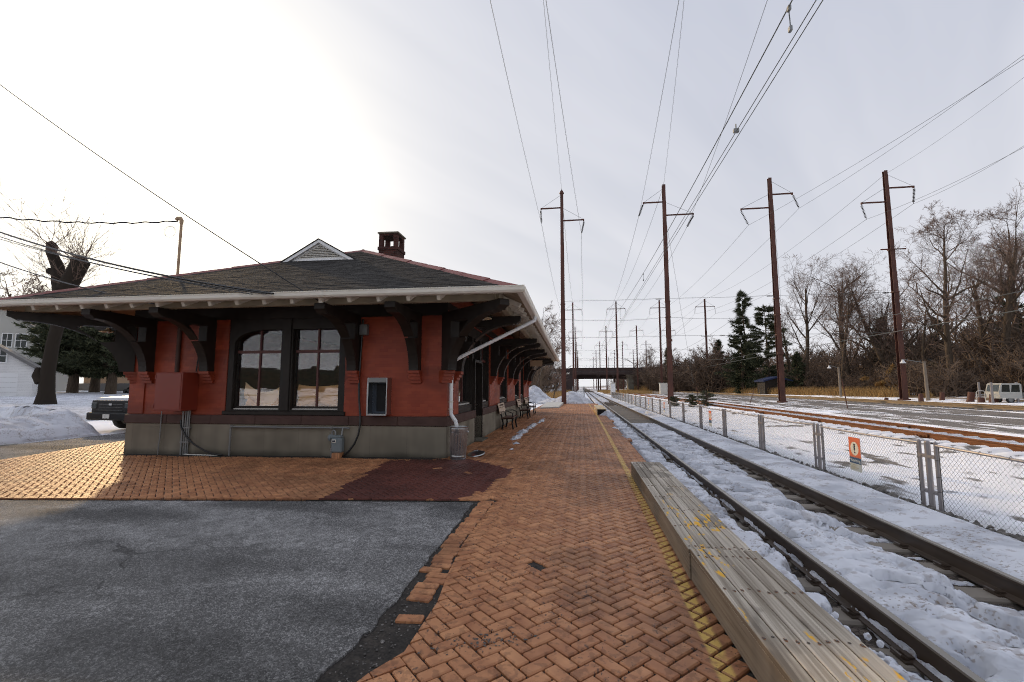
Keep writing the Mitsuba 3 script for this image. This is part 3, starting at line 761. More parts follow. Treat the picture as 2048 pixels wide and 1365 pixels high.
# corner piers stand a little proud
for lo, hi in (((-.42, -.03, .95), (.03, .42, 3.6)), ((-WID - .03, -.03, .95), (-WID + .40, .40, 3.6)), ((-.42, LEN - .42, .95), (.03, LEN + .03, 3.6))): bput('corner_pier', N().bb(lo, hi), 'red_wall')
# stone band course
for i, (lo, hi) in enumerate((((-WID - .07, -.07, .71), (.07, .20, .93)), ((-.2, .2, .71), (.07, 3.10, .93)), ((-.2, 4.15, .71), (.07, LEN + .07, .93)), ((-WID - .07, .2, .71), (-WID + .2, LEN + .07, .93)))):
    n_ = 7 if i != 1 else 2; ax = 0 if i == 0 else 1
    for k in range(n_):
        a, b = list(lo), list(hi); a[ax] = lo[ax] + (hi[ax] - lo[ax]) * k / n_ + .002; b[ax] = lo[ax] + (hi[ax] - lo[ax]) * (k + 1) / n_ - .002
        bput('band_stone', N().bb(a, b, ch=.012), 'band')
# concrete plinth
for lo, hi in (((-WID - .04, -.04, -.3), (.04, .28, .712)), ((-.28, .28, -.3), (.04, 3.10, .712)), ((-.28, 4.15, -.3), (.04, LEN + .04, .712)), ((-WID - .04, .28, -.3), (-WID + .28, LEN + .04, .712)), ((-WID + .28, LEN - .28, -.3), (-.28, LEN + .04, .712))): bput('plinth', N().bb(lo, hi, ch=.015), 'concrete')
bput('interior', N().bb((-WID + .32, .32, .6), (-.32, LEN - .32, .64)).bb((-.5, .4, .64), (-.45, LEN - .4, 3.55)).bb((-WID + .33, .33, 3.55), (-.33, LEN - .33, 3.6)), 'dark_room')


# windows
def sash(par, frame, axis, a0, a1, z0, z1, zt, off, arch=False, sillm='sill', panes=2):
    """one glazed unit between a0 and a1 along the wall; off = depth of the glass plane"""
    def P(a, d, z): return (a, d, z) if axis == 'f' else (-d, a, z)
    def B2(mb, aa, bb, d0, d1, za, zb): return mb.bb(P(aa, d0, za), P(bb, d1, zb))
    w = bput('window', B2(B2(B2(B2(N(), a0, a0 + .05, off - .03, off + .05, z0, z1), a1 - .05, a1, off - .03, off + .05, z0, z1), a0 + .05, a1 - .05, off - .03, off + .05, z1 - .05, z1), a0 + .05, a1 - .05, off - .03, off + .05, z0 + .06, z0 + .11), frame)
    bput('sill', B2(N(), a0 - .02, a1 + .02, off - .05, off + .05, z0, z0 + .058), sillm, parent=w)
    bput('transom', B2(N(), a0 + .052, a1 - .052, off - .035, off + .03, zt - .035, zt + .035), 'muntin', parent=w)
    for k in range(1, panes):
        am = a0 + (a1 - a0) * k / panes
        bput('muntin', B2(B2(N(), am - .02, am + .02, off - .03, off + .03, z0 + .112, zt - .037), am - .02, am + .02, off - .03, off + .03, zt + .037, z1 - .052), 'muntin', parent=w)
    for k in range(panes):
        for za, zb, dd in ((z0 + .11, zt - .035, 0.0), (zt + .035, z1 - .05, .012)):
            b0, b1 = a0 + (a1 - a0) * k / panes + .02, a0 + (a1 - a0) * (k + 1) / panes - .02
            tl = R.gauss(0, .002), R.gauss(0, .002)
            q = np.array([P(b0, off + dd - tl[0], za), P(b1, off + dd + tl[0], za), P(b1, off + dd + tl[1], zb), P(b0, off + dd - tl[1], zb)])
            bput('pane', N().add(q, [[0, 1, 2], [0, 2, 3]]), 'glass' if za < zt else 'glass_dull', parent=w)
    return w


# front window: dark timber surround with arched heads
sur = Polygon([(-5.618, .935), (-2.502, .935), (-2.502, 3.418), (-5.618, 3.418)])
g1 = Polygon([(-5.47, 1.06), (-4.20, 1.06), (-4.20, 3.04)] + [(-4.62 - .85 * math.sin(t), 3.04 - .36 * (1 - math.cos(t))) for t in np.linspace(0, math.pi / 2, 10)])
g2 = Polygon([(-3.90, 1.06), (-2.67, 1.06), (-2.67, 3.04), (-3.90, 3.04)])
bput('window_surround', wallpoly(sur - g1 - g2, .13, 'f', .02), 'timber')
bput('window_surround', N().bb((-5.66, -.05, .935), (-2.46, .018, 1.03), ch=.01), 'timber')
bput('mullion', N().bb((-4.16, -.012, 1.04), (-3.94, .017, 3.3), ch=.006), 'timber')
w1 = sash(ST, 'timber', 'f', -5.50, -4.18, 1.035, 3.10, 2.49, .155)
w2 = sash(ST, 'timber', 'f', -3.92, -2.65, 1.035, 3.10, 2.49, .155)
# platform side: door with flanking windows
sur = Polygon([(1.202, .5), (5.698, .5), (5.698, 3.398), (1.202, 3.398)]) - sbox(1.36, 1.12, 2.96, 3.1) - sbox(3.10, .4, 4.15, 3.1) - sbox(4.35, 1.12, 5.56, 3.1)
bput('window_surround', wallpoly(sur, .16, 'r', -.03), 'timber')
sash(ST, 'timber', 'r', 1.34, 2.98, 1.10, 3.12, 2.5, .16); sash(ST, 'timber', 'r', 4.33, 5.58, 1.10, 3.12, 2.5, .16)
d = bput('door', N().bb((-.26, 3.10, .02), (-.20, 4.15, 2.35)), 'timber')
for a in (3.2, 3.68):
    for z0, z1 in ((.2, .95), (1.1, 2.2)): bput('panel', N().bb((-.205, a, z0), (-.19, a + .38, z1), ch=.01), 'timber', parent=d)
bput('handle', N().lathe([(0, 0), (.03, 0), (.03, .02), (.012, .03), (.012, .06), (.032, .07), (.03, .1), (0, .105)], (-.2, 4.05, 1.05), 10, R3=rot(0, math.pi / 2, 0)), 'steel', parent=d)
bput('door_jamb', N().bb((-.28, 3.02, -.1), (.045, 3.10, 2.4)).bb((-.28, 4.15, -.1), (.045, 4.23, 2.4)).bb((-.28, 3.10, 2.36), (.03, 4.15, 2.44)), 'timber')
bput('doorstep', N().bb((-.28, 3.10, -.2), (.25, 4.15, .03), ch=.01), 'concrete')
bput('transom_light', N().add([(-.22, 3.10, 2.44), (-.22, 4.15, 2.44), (-.22, 4.15, 3.1), (-.22, 3.10, 3.1)], [[0, 1, 2], [0, 2, 3]]), 'glass')
for a, b in ((8.0, 10.3), (13.0, 15.0), (15.6, 17.4)):
    sur = sbox(a + .002, .935, b - .002, 3.398) - sbox(a + .15, 1.12, b - .15, 3.1)
    bput('window_surround', wallpoly(sur, .16, 'r', -.03), 'timber'); sash(ST, 'timber', 'r', a + .13, b - .13, 1.1, 3.12, 2.5, .16)


# brackets: post, beam and curved brace in one curved timber frame on a stepped brick corbel
def bracket_poly(reach=1.68, z0=2.0, zt=3.345):
    t = np.linspace(0, math.pi / 2, 16)
    zb = zt - .20
    brace = [(1.50 - 1.28 * math.cos(a), z0 + .04 + (zb - z0 - .04) * math.sin(a) ** 1.12) for a in t]
    out = Polygon([(0, z0), (.22, z0)] + brace + [(1.52, zb + .03), (1.57, zb + .0), (1.62, zb + .05), (reach, zb + .08), (reach, zt), (0, zt)])
    hole = Polygon([(.30, zb - .03), (.30, z0 + .74)] + [(1.50 - 1.14 * math.cos(a), z0 + .20 + (zb - z0 - .08) * math.sin(a) ** 1.12) for a in np.linspace(.55, .95, 6)] + [(.74, zb - .03)])
    return out.difference(hole) if hole.is_valid else out


BP = bracket_poly()
if BP.geom_type != 'Polygon': BP = max(BP.geoms, key=lambda g: g.area)


def bracket(a, side, w=.225, ang=0.0):
    """a: place along the wall; side f, r or l (ang: turned about the vertical, corner brackets)"""
    if side == 'f': base, out = (a, 0), (0, -1)
    elif side == 'r': base, out = (0, a), (1, 0)
    elif side == 'l': base, out = (-WID, a), (-1, 0)
    else: base, out = a, ang
    o = np.array([out[0], out[1], 0.0]); o /= np.linalg.norm(o); s = np.cross([0, 0, 1], o)
    sc = 1.0 if side in 'frl' else 1.38
    R3 = np.stack([o, [0, 0, 1], -s], 1)
    p = affinity.scale(BP, sc, 1, origin=(0, 0))
    at = np.array([base[0], base[1], 0]) + s * w / 2
    b = bput('bracket', N().prism(p, w, R3=R3, at=at), 'timber')
    cb = N()
    for k, (z0, z1, d) in enumerate(((1.925, 1.998, .21), (1.852, 1.923, .165), (1.779, 1.850, .12), (1.706, 1.777, .075))):
        c = np.array([base[0], base[1], 0]) + o * (d / 2 - .05); cb.chbox((c[0], c[1], (z0 + z1) / 2), (d + .1, w + .05, z1 - z0), .004, R3=np.stack([o, s, [0, 0, 1]], 1))
    bput('corbel', cb, 'red_wall')
    return b


for a in (-7.78, -6.09, -2.24, -.72): bracket(a, 'f')
for a in (.72, 5.95, 7.75, 10.7, 12.7, 17.6, LEN - .3): bracket(a, 'r')
for a in (.45, 3.0, 6.5, 10.0): bracket(a, 'l')
bracket((-.02, .02), 'x', ang=(1, -1)); bracket((-WID + .02, .02), 'x', ang=(-1, -1)); bracket((-.02, LEN - .02), 'x', ang=(1, 1))

# purlin on the bracket ends, wall plate, soffit, rafter tails
U0, U1, V0, V1 = -WID - OV, OV, -OV, LEN + OV
PO = 1.40; PZ = 3.35
bput('purlin', N().bb((-WID - PO, -PO - .06, PZ), (PO, -PO + .06, 3.60)), 'beige')
bput('purlin', N().bb((PO - .06, -PO + .062, PZ), (PO + .06, LEN + PO, 3.60)), 'beige')
bput('purlin', N().bb((-WID - PO - .06, -PO + .062, PZ), (-WID - PO + .06, LEN + PO, 3.60)), 'beige')
bput('purlin', N().bb((-WID - PO, LEN + PO - .06, PZ), (PO - .061, LEN + PO + .06, 3.60)), 'beige')
HR = (U1 - U0) / 2; UC = (U0 + U1) / 2; ZR = ZE + SL * HR


def roofz(u, v): return ZE + SL * min(u - U0, U1 - u, v - V0, V1 - v)


def slab_faces(dz, inset=0.0):
    a, b, c, d_ = U0 + inset, U1 - inset, V0 + inset, V1 - inset
    r0, r1 = V0 + HR, V1 - HR
    P = lambda u, v: (u, v, roofz(u, v) + dz)
    return [(P(a, c), P(b, c), P(UC, r0)), (P(b, c), P(b, d_), P(UC, r1), P(UC, r0)), (P(b, d_), P(a, d_), P(UC, r1)), (P(a, d_), P(a, c), P(UC, r0), P(UC, r1))]


mb = N()
for f in slab_faces(-.10, .03): mb.add(f, [[0, 2, 1]] if len(f) == 3 else [[0, 2, 1], [0, 3, 2]])
bput('soffit', mb, 'beige')
mb = N(); fa = slab_faces(0.0)
for f in fa: mb.add(f, [[0, 1, 2]] if len(f) == 3 else [[0, 1, 2], [0, 2, 3]], (0.3, 0))
roof = bput('roof', mb, 'shingle')
for (u0, v0, u1, v1) in ((U0, V0, U1, V0 + .03), (U1 - .03, V0 + .031, U1, V1), (U0, V0 + .031, U0 + .03, V1), (U0 + .031, V1 - .03, U1 - .031, V1)):
    bput('fascia', N().bb((u0, v0, ZE - .105), (u1, v1, ZE - .012)), 'cream')
k = 0
for u in np.arange(U0 + 1.25, U1 - 1.1, .62):
    m = N(); m.box((u, V0 + .58, ZE - .17 + SL * .55), (.075, 1.05, .10), R3=rot(math.atan(SL), 0, 0)); bput('rafter_tail', m, 'cream')
for v in np.arange(V0 + 1.25, LEN, .62):
    m = N(); m.box((U1 - .58, v, ZE - .17 + SL * .55), (1.05, .06, .10), R3=rot(0, math.atan(SL), 0)); bput('rafter_tail', m, 'cream')

# shingles of the front slope, laid course by course
cs = math.hypot(1, SL); field = N(); ss = []
rowh = 0.143; nrow = int(HR * cs / rowh)
sn = np.array([0, -SL, 1]) / cs; sv = np.array([0, 1, SL]) / cs
for r_ in range(nrow):
    d0, d1 = r_ * rowh - .02, (r_ + 1) * rowh + .03
    v0, v1 = V0 + d0 / cs, V0 + d1 / cs
    lo, hi = U0 + (v0 - V0) + .02, U1 - (v0 - V0) - .02
    x = lo - R.uniform(0, .3)
    wav = 0.006 * math.sin(r_ * .7)
    while x < hi:
        w = R.choice((.16, .22, .28, .34)); a, b = max(x + .003, lo), min(x + w - .003, hi)
        if b - a > .03:
            th = R.uniform(.008, .016); dd = R.uniform(-.006, .006) + wav
            p0, p1 = np.array([0, V0, ZE]) + sv * (d0 + dd), np.array([0, V0, ZE]) + sv * d1
            bu0, bu1 = a, b
            ta = min(max(a, U0 + (v1 - V0)), b); tb = max(min(b, U1 - (v1 - V0)), a)
            q = [p0 + [a, 0, 0] + sn * .001, p0 + [b, 0, 0] + sn * .001, p1 + [tb, 0, 0] + sn * .001, p1 + [ta, 0, 0] + sn * .001, p0 + [a, 0, 0] + sn * th, p0 + [b, 0, 0] + sn * th, p1 + [tb, 0, 0] + sn * .002, p1 + [ta, 0, 0] + sn * .002]
            f = [[4, 5, 6, 7], [0, 1, 5, 4], [1, 2, 6, 5], [3, 0, 4, 7]]
            ss.append((np.array(q), f, R.random(), (a + b) / 2, d0))
        x += w
ss.sort(key=lambda s: s[4] * 1.0 + abs(s[3] + 2) * .28)
for i, (q, f, r_, _, _) in enumerate(ss):
    if i < 290: bput('shingle', N().add(q, f, (r_, 0)), 'shingle', parent=roof)
    else: field.add(q, f, (r_, 0))
bput('shingle_field', field, 'shingle', parent=roof, kind='stuff')


# red metal hip and ridge caps in overlapping lengths
def cap(p, q, n, name):
    p, q = np.array(p), np.array(q); d = (q - p) / np.linalg.norm(q - p); s = np.cross(d, [0, 0, 1]); s /= np.linalg.norm(s); up = np.cross(s, d)
    for i in range(n):
        a, b = p + (q - p) * i / n - d * .05, p + (q - p) * (i + 1) / n
        lift = .012 + .006 * (i % 2)
        pts = []
        for e, l in ((a, lift + .012), (b, lift)):
            pts += [e - s * .15 - up * (.055 - l), e + up * (l + .02), e + s * .15 - up * (.055 - l), e - s * .15 - up * (.064 - l), e + up * (l + .008), e + s * .15 - up * (.064 - l)]
        f = [[0, 1, 7, 6], [1, 2, 8, 7], [0, 3, 4, 1], [1, 4, 5, 2], [3, 0, 6, 9], [2, 5, 11, 8], [6, 7, 10, 9], [7, 8, 11, 10]]
        bput(name, N().add(pts, f), 'hip_red')


P = lambda u, v, dz=0.0: (u, v, roofz(u, v) + dz)
cap(P(U1 - .06, V0 + .06), P(UC, V0 + HR), 9, 'hip_cap'); cap(P(U0 + .06, V0 + .06), P(UC, V0 + HR), 9, 'hip_cap')
cap(P(U1 - .06, V1 - .06), P(UC, V1 - HR), 9, 'hip_cap'); cap(P(UC, V0 + HR), P(UC, V1 - HR), 12, 'ridge_cap')

# gutters, with joint bands, and downpipe
GP = Polygon([(0, -.12), (-.085, -.12), (-.115, -.085), (-.12, -.03), (-.128, -.012), (-.128, 0), (-.112, 0), (-.112, -.012), (-.105, -.08), (-.08, -.108), (-.012, -.108), (-.012, -.004), (0, -.004)])


def gutter(p, q, outv):
    p, q = np.array(p, float), np.array(q, float); d = q - p; L = np.linalg.norm(d); d /= L; o = np.array(outv, float)
    R3 = np.stack([-o, [0, 0, 1], np.cross(-o, [0, 0, 1])], 1)
    if R3[:, 2] @ d < 0: p, q = q, p
    g = bput('gutter', N().prism(GP, L, R3=R3, at=p), 'cream')
    for s in np.arange(1.6, L, 3.1):
        pp = p + R3[:, 2] * s; bput('joint_band', N().prism(GP.buffer(.004), .05, R3=R3, at=pp), 'cream', parent=g)


gutter((U0 - .1, V0 - .002, ZE + .015), (U1 + .126, V0 - .002, ZE + .015), (0, -1, 0)); gutter((U1 + .002, V0 - .001, ZE + .013), (U1 + .002, V1, ZE + .013), (1, 0, 0)); gutter((U0 - .002, V0, ZE + .013), (U0 - .002, V1, ZE + .013), (-1, 0, 0))
bput('downpipe', N().tube([(2.02, .95, 3.38), (2.0, .95, 3.28), (1.9, .9, 3.22), (.36, .22, 2.36), (.14, .12, 2.22), (.10, .10, 2.05), (.10, .10, 1.05), (.105, .10, .98), (.22, .09, .82), (.24, .09, .74), (.24, .09, .60)], .045, 10), 'white', smooth=40)
bput('pipe_strap', N().lathe([(.047, 0), (.054, 0), (.054, .04), (.047, .04)], (.10, .10, 1.25), 12), 'cream'); bput('pipe_strap', N().lathe([(.047, 0), (.054, 0), (.054, .04), (.047, .04)], (.10, .10, 1.08), 12), 'cream')

# louvred gable vent on the front slope
DU, DV, HW, HH = -4.66, 2.30, 1.20, .66
zb = roofz(DU, DV) - .02
tri = Polygon([(DU - HW, zb), (DU + HW, zb), (DU, zb + HH)])
inn = Polygon([(DU - HW * .62, zb + .10), (DU + HW * .62, zb + .10), (DU, zb + .10 + HH * .62)])
dm = bput('gable_vent', wallpoly(tri - inn, .06, 'f', DV), 'white')
bput('backing', wallpoly(inn.buffer(.01), .01, 'f', DV + .05), 'black', parent=dm)
n_ = 8
for i in range(n_):
    z0 = zb + .105 + i * HH * .62 / n_; hw = HW * .62 * (1 - (i + .6) / n_)
    if hw > .03: bput('slat', N().box((DU, DV + .03, z0 + .02), (2 * hw, .065, .012), R3=rot(.75, 0, 0)), 'off_white', parent=dm)
vb = DV + (HH) / SL
for s in (-1, 1):
    q = [(DU + s * (HW + .12), DV - .10, zb - .055), (DU, DV - .10, zb + HH + .03), (DU, vb + .1, zb + HH + .03), (DU + s * (HW + .12), DV + .05, zb - .055)]
    q2 = [(a, b, c - .035) for a, b, c in q]
    bput('gable_roof', N().add(q + q2, [[0, 1, 2, 3], [7, 6, 5, 4], [0, 4, 5, 1], [1, 5, 6, 2], [2, 6, 7, 3], [3, 7, 4, 0]], (.4, 0)), 'shingle', parent=dm)
    bput('barge_board', N().add([(DU + s * (HW + .10), DV - .085, zb - .09), (DU, DV - .085, zb + HH - .005), (DU, DV - .085, zb + HH - .10), (DU + s * (HW - .12), DV - .085, zb - .06)] + [(DU + s * (HW + .10), DV - .06, zb - .09), (DU, DV - .06, zb + HH - .005), (DU, DV - .06, zb + HH - .10), (DU + s * (HW - .12), DV - .06, zb - .06)], [[0, 1, 2, 3], [7, 6, 5, 4], [0, 4, 5, 1], [1, 5, 6, 2], [2, 6, 7, 3], [3, 7, 4, 0]]), 'white', parent=dm)

# chimney with arched hood
CU, CV, ch = -4.03, 6.3, .37
c = bput('chimney', N().bb((CU - ch, CV - ch, 5.6), (CU + ch, CV + ch, 6.92)), 'chimney')
bput('corbel_course', N().bb((CU - ch - .035, CV - ch - .035, 6.86), (CU + ch + .035, CV + ch + .035, 6.98)), 'chimney', parent=c)
for a in (-1, 1):
    for b in (-1, 1): bput('hood_pier', N().bb((CU + a * ch, CV + b * ch, 6.982), (CU + a * (ch - .16), CV + b * (ch - .16), 7.42)), 'chimney', parent=c)
bput('hood', N().bb((CU - ch, CV - ch, 7.422), (CU + ch, CV + ch, 7.50)), 'chimney', parent=c); bput('cap', N().bb((CU - ch - .05, CV - ch - .05, 7.502), (CU + ch + .05, CV + ch + .05, 7.56), ch=.012), 'concrete', parent=c)

wfoot = [(u, -.05) for u in np.arange(-WID, .01, .5)] + [(u, -.16 - .16 * float(ns(u, 0, .35, 3)) - .05 * float(ns(u, 0, .08, 5))) for u in np.arange(0, -WID - .01, -.07)]
pw = [(float((BM[:3, :3] @ [u, v, 0])[0] - 3.11), float((BM[:3, :3] @ [u, v, 0])[1] + 10.32)) for u, v in wfoot]
put('soil_strip', sheet(Polygon(pw).buffer(0), .005, .03), 'soil', kind='structure', label='dark dirt line along the foot of the station wall')

# ---------------------------------------------------------------- things on and by the walls
def BT(u, v, z): return BM[:3, :3] @ np.array([u, v, z]) + BM[:3, 3]


k = thing('electrical_cabinet', 'red painted cabinet fixed to the front wall left of the windows', 'electrical cabinet')
put('body', N().bb((-7.10, -.50, 1.04), (-6.37, -.002, 1.97), ch=.01), 'red_paint', parent=k)
put('door', N().bb((-7.07, -.512, 1.07), (-6.40, -.500, 1.94), ch=.004), 'red_paint', parent=k)
put('hinge', N().tube([(-7.09, -.51, 1.8), (-7.09, -.51, 1.9)], .012), 'red_paint', parent=k); put('hinge', N().tube([(-7.09, -.51, 1.12), (-7.09, -.51, 1.22)], .012), 'red_paint', parent=k)
k = thing('conduit', 'bundle of grey conduits running from the red cabinet down to the bricks', 'conduit')
for u, r in ((-6.66, .022), (-6.59, .016), (-6.53, .022), (-6.48, .014)): put('pipe', N().tube([(u, -.09, 1.04), (u, -.09, .9), (u, -.095, -.06)], r, 8), 'grey_metal', parent=k, smooth=50)
for z in (.25, .6): put('clamp', N().bb((-6.70, -.115, z), (-6.45, -.045, z + .03)), 'grey_metal', parent=k)
put('conduit', N().tube([(-7.27, -.09, 1.04), (-7.27, -.09, .3), (-7.29, -.09, .25), (-7.29, -.09, -.06)], .012, 8), 'grey_metal', label='single thin conduit on the concrete base under the red cabinet', cat='conduit', smooth=50)
put('conduit', N().tube([(-6.98, -.04, 1.98), (-6.98, -.04, 3.3)], .05, 8), 'band', label='fat dark vertical pipe above the red cabinet', cat='conduit', smooth=50)
put('wall_cable', N().tube([(-6.38, -.03, 3.3), (-6.38, -.03, 2.5), (-6.42, -.03, 2.3), (-6.45, -.03, 2.0)], .014, 6), 'cable', label='thin cable dropping from the eave to the top of the red cabinet', cat='cable')
put('hanging_cable', N().tube([(-6.72, -.10, .80), (-6.66, -.13, .62), (-6.50, -.15, .42), (-6.25, -.16, .22), (-5.95, -.17, .08), (-5.68, -.18, .0), (-5.45, -.19, -.01)], .02, 8), 'cable', label='black cable slumping from the conduits down to the brick apron', cat='cable', smooth=50)
put('floor_pipe', N().tube([(-6.55, -.11, -.03), (-5.6, -.16, -.035)], .014, 8), 'off_white', label='pale pipe lying on the bricks along the foot of the wall', cat='pipe', smooth=50)

k = thing('gas_meter', 'grey gas meter with its pipework standing against the concrete base', 'gas meter')
put('pipe', N().tube([(-5.33, -.12, -.06), (-5.33, -.12, .60), (-5.31, -.12, .64), (-5.25, -.12, .65), (-2.35, -.12, .66), (-2.28, -.12, .65)], .022, 8), 'grey_metal', parent=k, smooth=50)
for u in (-5.33, -4.2, -2.75): put('coupling', N().lathe([(.022, 0), (.034, 0), (.034, .07), (.022, .07)], (u, -.12, .655), 10, R3=rot(0, math.pi / 2, 0)), 'grey_metal', parent=k)
b = put('meter_body', N().chbox((-2.52, -.18, .27), (.26, .17, .34), .03).chbox((-2.52, -.18, .465), (.22, .14, .06), .02), 'meter', parent=k)
put('index_dial', N().chbox((-2.57, -.275, .37), (.105, .02, .075), .008), 'off_white', parent=b); put('index_window', N().bb((-2.605, -.289, .352), (-2.535, -.2855, .388)), 'sign_dark', parent=b)
put('outlet_pipe', N().tube([(-2.44, -.16, .49), (-2.44, -.14, .60), (-2.44, -.12, .655)], .02, 8), 'grey_metal', parent=k, smooth=50)
put('inlet_pipe', N().tube([(-2.68, -.16, -.06), (-2.68, -.16, .58), (-2.64, -.16, .61), (-2.60, -.16, .58), (-2.60, -.16, .49)], .02, 8), 'grey_metal', parent=k, smooth=50)
put('regulator', N().lathe([(0, -.05), (.05, -.045), (.085, -.01), (.085, .01), (.05, .035), (.025, .05), (.025, .09), (0, .095)], (-2.70, -.16, .43), 16, R3=rot(math.pi / 2, 0, 0)), 'meter', parent=k, smooth=40)
put('valve', N().lathe([(.02, 0), (.035, .01), (.035, .08), (.02, .09)], (-2.68, -.16, .12), 10), 'steel', parent=k, smooth=40)
put('support_block', N().chbox((-2.51, -.19, .02), (.2, .2, .16), .01), 'brick', parent=k)
put('hanging_cable', N().tube([(-2.07, -.03, 3.25), (-2.10, -.03, 2.4), (-2.12, -.04, 1.8), (-2.09, -.06, 1.3), (-2.03, -.10, .95), (-2.02, -.12, .72), (-2.05, -.13, .5), (-2.13, -.14, .3), (-2.25, -.15, .14), (-2.36, -.16, .04), (-2.45, -.14, -.01)], .024, 8), 'cable', label='thick black cable hanging down the wall between window and phone shell', cat='cable', smooth=50)
k = thing('junction_box', 'small grey box under the eave above the thick black cable', 'junction box')
put('box', N().chbox((-2.02, -.06, 2.98), (.20, .12, .26), .012), 'grey_metal', parent=k); put('lid', N().chbox((-2.02, -.125, 2.98), (.18, .012, .24), .005), 'grey_metal', parent=k)

k = thing('phone_enclosure', 'empty stainless steel payphone shell fixed to the red wall', 'payphone')
for nm, lo, hi in (('side_panel', (-1.80, -.27, .97), (-1.775, -.002, 1.83)), ('side_panel', (-1.345, -.27, .97), (-1.32, -.002, 1.83)), ('bottom_panel', (-1.775, -.27, .97), (-1.345, -.002, 1.0)), ('hood', (-1.775, -.28, 1.72), (-1.345, -.002, 1.83))): put(nm, N().bb(lo, hi, ch=.004), 'steel' if nm != 'hood' else 'grey_metal', parent=k)
put('back_panel', N().bb((-1.775, -.03, 1.0), (-1.345, -.003, 1.72)), 'sign_dark', parent=k); put('phone_plate', N().bb((-1.66, -.06, 1.05), (-1.38, -.031, 1.68), ch=.008), 'black', parent=k)
put('front_lip', N().bb((-1.80, -.285, .96), (-1.32, -.271, 1.0)).bb((-1.80, -.285, 1.0), (-1.765, -.271, 1.72)), 'steel', parent=k)


# galvanised bin and its lid
def fluted(r0, r1, z0, z1, n=22, amp=.009):
    an = np.arange(n * 2) / (n * 2) * 2 * np.pi; v = []
    for z in np.linspace(z0, z1, 6):
        e = min(1, (z - z0) * 25, (z1 - z) * 25); r = r0 + (r1 - r0) * (z - z0) / (z1 - z0) + amp * e * np.where(np.arange(n * 2) % 2, 1, -1)
        v.append(np.stack([r * np.cos(an), r * np.sin(an), np.full(n * 2, z)], 1))
    i, j = np.meshgrid(np.arange(5), np.arange(2 * n), indexing='ij'); k = 2 * n
    return np.vstack(v), np.stack([i * k + j, i * k + (j + 1) % k, (i + 1) * k + (j + 1) % k, (i + 1) * k + j], -1).reshape(-1, 4)


TC = BT(.335, -.11, 0)
k = thing('trash_can', 'galvanised steel bin standing under the white downpipe at the station corner', 'bin')
mb = MB(mat(rot(0.0, 0.015, 0), TC)); mb.add(*fluted(.178, .20, .10, .60))
mb.lathe([(0, .012), (.172, .012), (.178, 0), (.182, .0), (.184, .03), (.178, .035), (.184, .06), (.178, .085), (.178, .10)], n=48); mb.lathe([(.20, .60), (.206, .62), (.202, .645), (.208, .67), (.204, .695), (.214, .71), (.214, .722), (.205, .722), (.196, .60), (.17, .1), (0, .03)], n=48)
put('body', mb, 'galv', parent=k, smooth=35)
for s in (-1, 1): put('handle', MB(mat(None, TC)).tube([(s * .20 * .2, -.205, .63), (s * .20 * .2, -.235, .60), (s * .09, -.235, .60), (s * .09, -.20, .63)], .006, 6) if s < 0 else MB(mat(None, TC)).tube([(.205, -.05, .63), (.235, -.05, .60), (.235, .05, .60), (.205, .05, .63)], .006, 6), 'galv', parent=k)
k = thing('bin_lid', 'galvanised bin lid lying tilted on the bricks behind the bin', 'bin lid')
LM = mat(rot(.12, -.16, .3), BT(.64, .42, .055))
put('lid', MB(LM).lathe([(0, .05), (.10, .045), (.185, .012), (.205, 0), (.212, -.02), (.207, -.02), (.198, -.004), (0, .035)], n=40), 'galv', parent=k, smooth=35); put('handle', MB(LM).tube([(-.05, 0, .047), (-.04, 0, .07), (.04, 0, .07), (.05, 0, .047)], .006, 6), 'galv', parent=k)


# lamps under the eaves
def lamp(u, v, label):
    k = thing('eave_lamp', label, 'lamp', 'dish lamps under the station eaves')
    put('stem', N().tube([(u, v, 3.98), (u, v, 3.18)], .014, 6), 'black', parent=k)
    put('shade', N().lathe([(.03, .12), (.05, .10), (.07, .05), (.20, .0), (.205, -.008), (.198, -.006), (.065, .04), (0, .05)], (u, v, 3.10), 24), 'lampshade', parent=k, smooth=35)
    put('bulb', N().lathe([(0, -.045), (.03, -.035), (.042, 0), (.03, .035), (.02, .06)], (u, v, 3.10), 12), 'off_white', parent=k, smooth=40)


lamp(1.0, -.72, 'dish lamp under the eave at the near platform corner'); lamp(.98, 6.4, 'dish lamp under the platform eave above the benches'); lamp(-9.5, .35, 'dish lamp under the left eave, in front of the dark trees')
k = thing('hanging_sign', 'small tan sign hanging edge-on under the far platform eave', 'sign')
put('board', N().bb((.55, 15.6, 2.78), (1.25, 15.63, 3.12)), 'tan', parent=k)
for u in (.65, 1.15): put('chain', N().tube([(u, 15.615, 3.12), (u, 15.615, 3.3)], .008, 5), 'black', parent=k)

# weatherhead mast on the left slope
k = thing('service_mast', 'tall tan service mast with rounded weatherhead on the left of the roof', 'mast')
zb = roofz(-7.98, .8)
put('pole', N().tube([(-7.98, .8, zb - .1), (-7.98, .8, 6.22)], .035, 8), 'tan', parent=k, smooth=50); put('flashing', N().lathe([(.15, -.06), (.05, .10), (.037, .12)], (-7.98, .8, zb), 14), 'hip_red', parent=k, smooth=40)
put('weatherhead', N().tube([(-7.98, .8, 6.20), (-7.98, .8, 6.30), (-8.02, .79, 6.36), (-8.08, .78, 6.36), (-8.13, .77, 6.31)], [.045, .055, .06, .055, .045], 10), 'tan', parent=k, smooth=50)

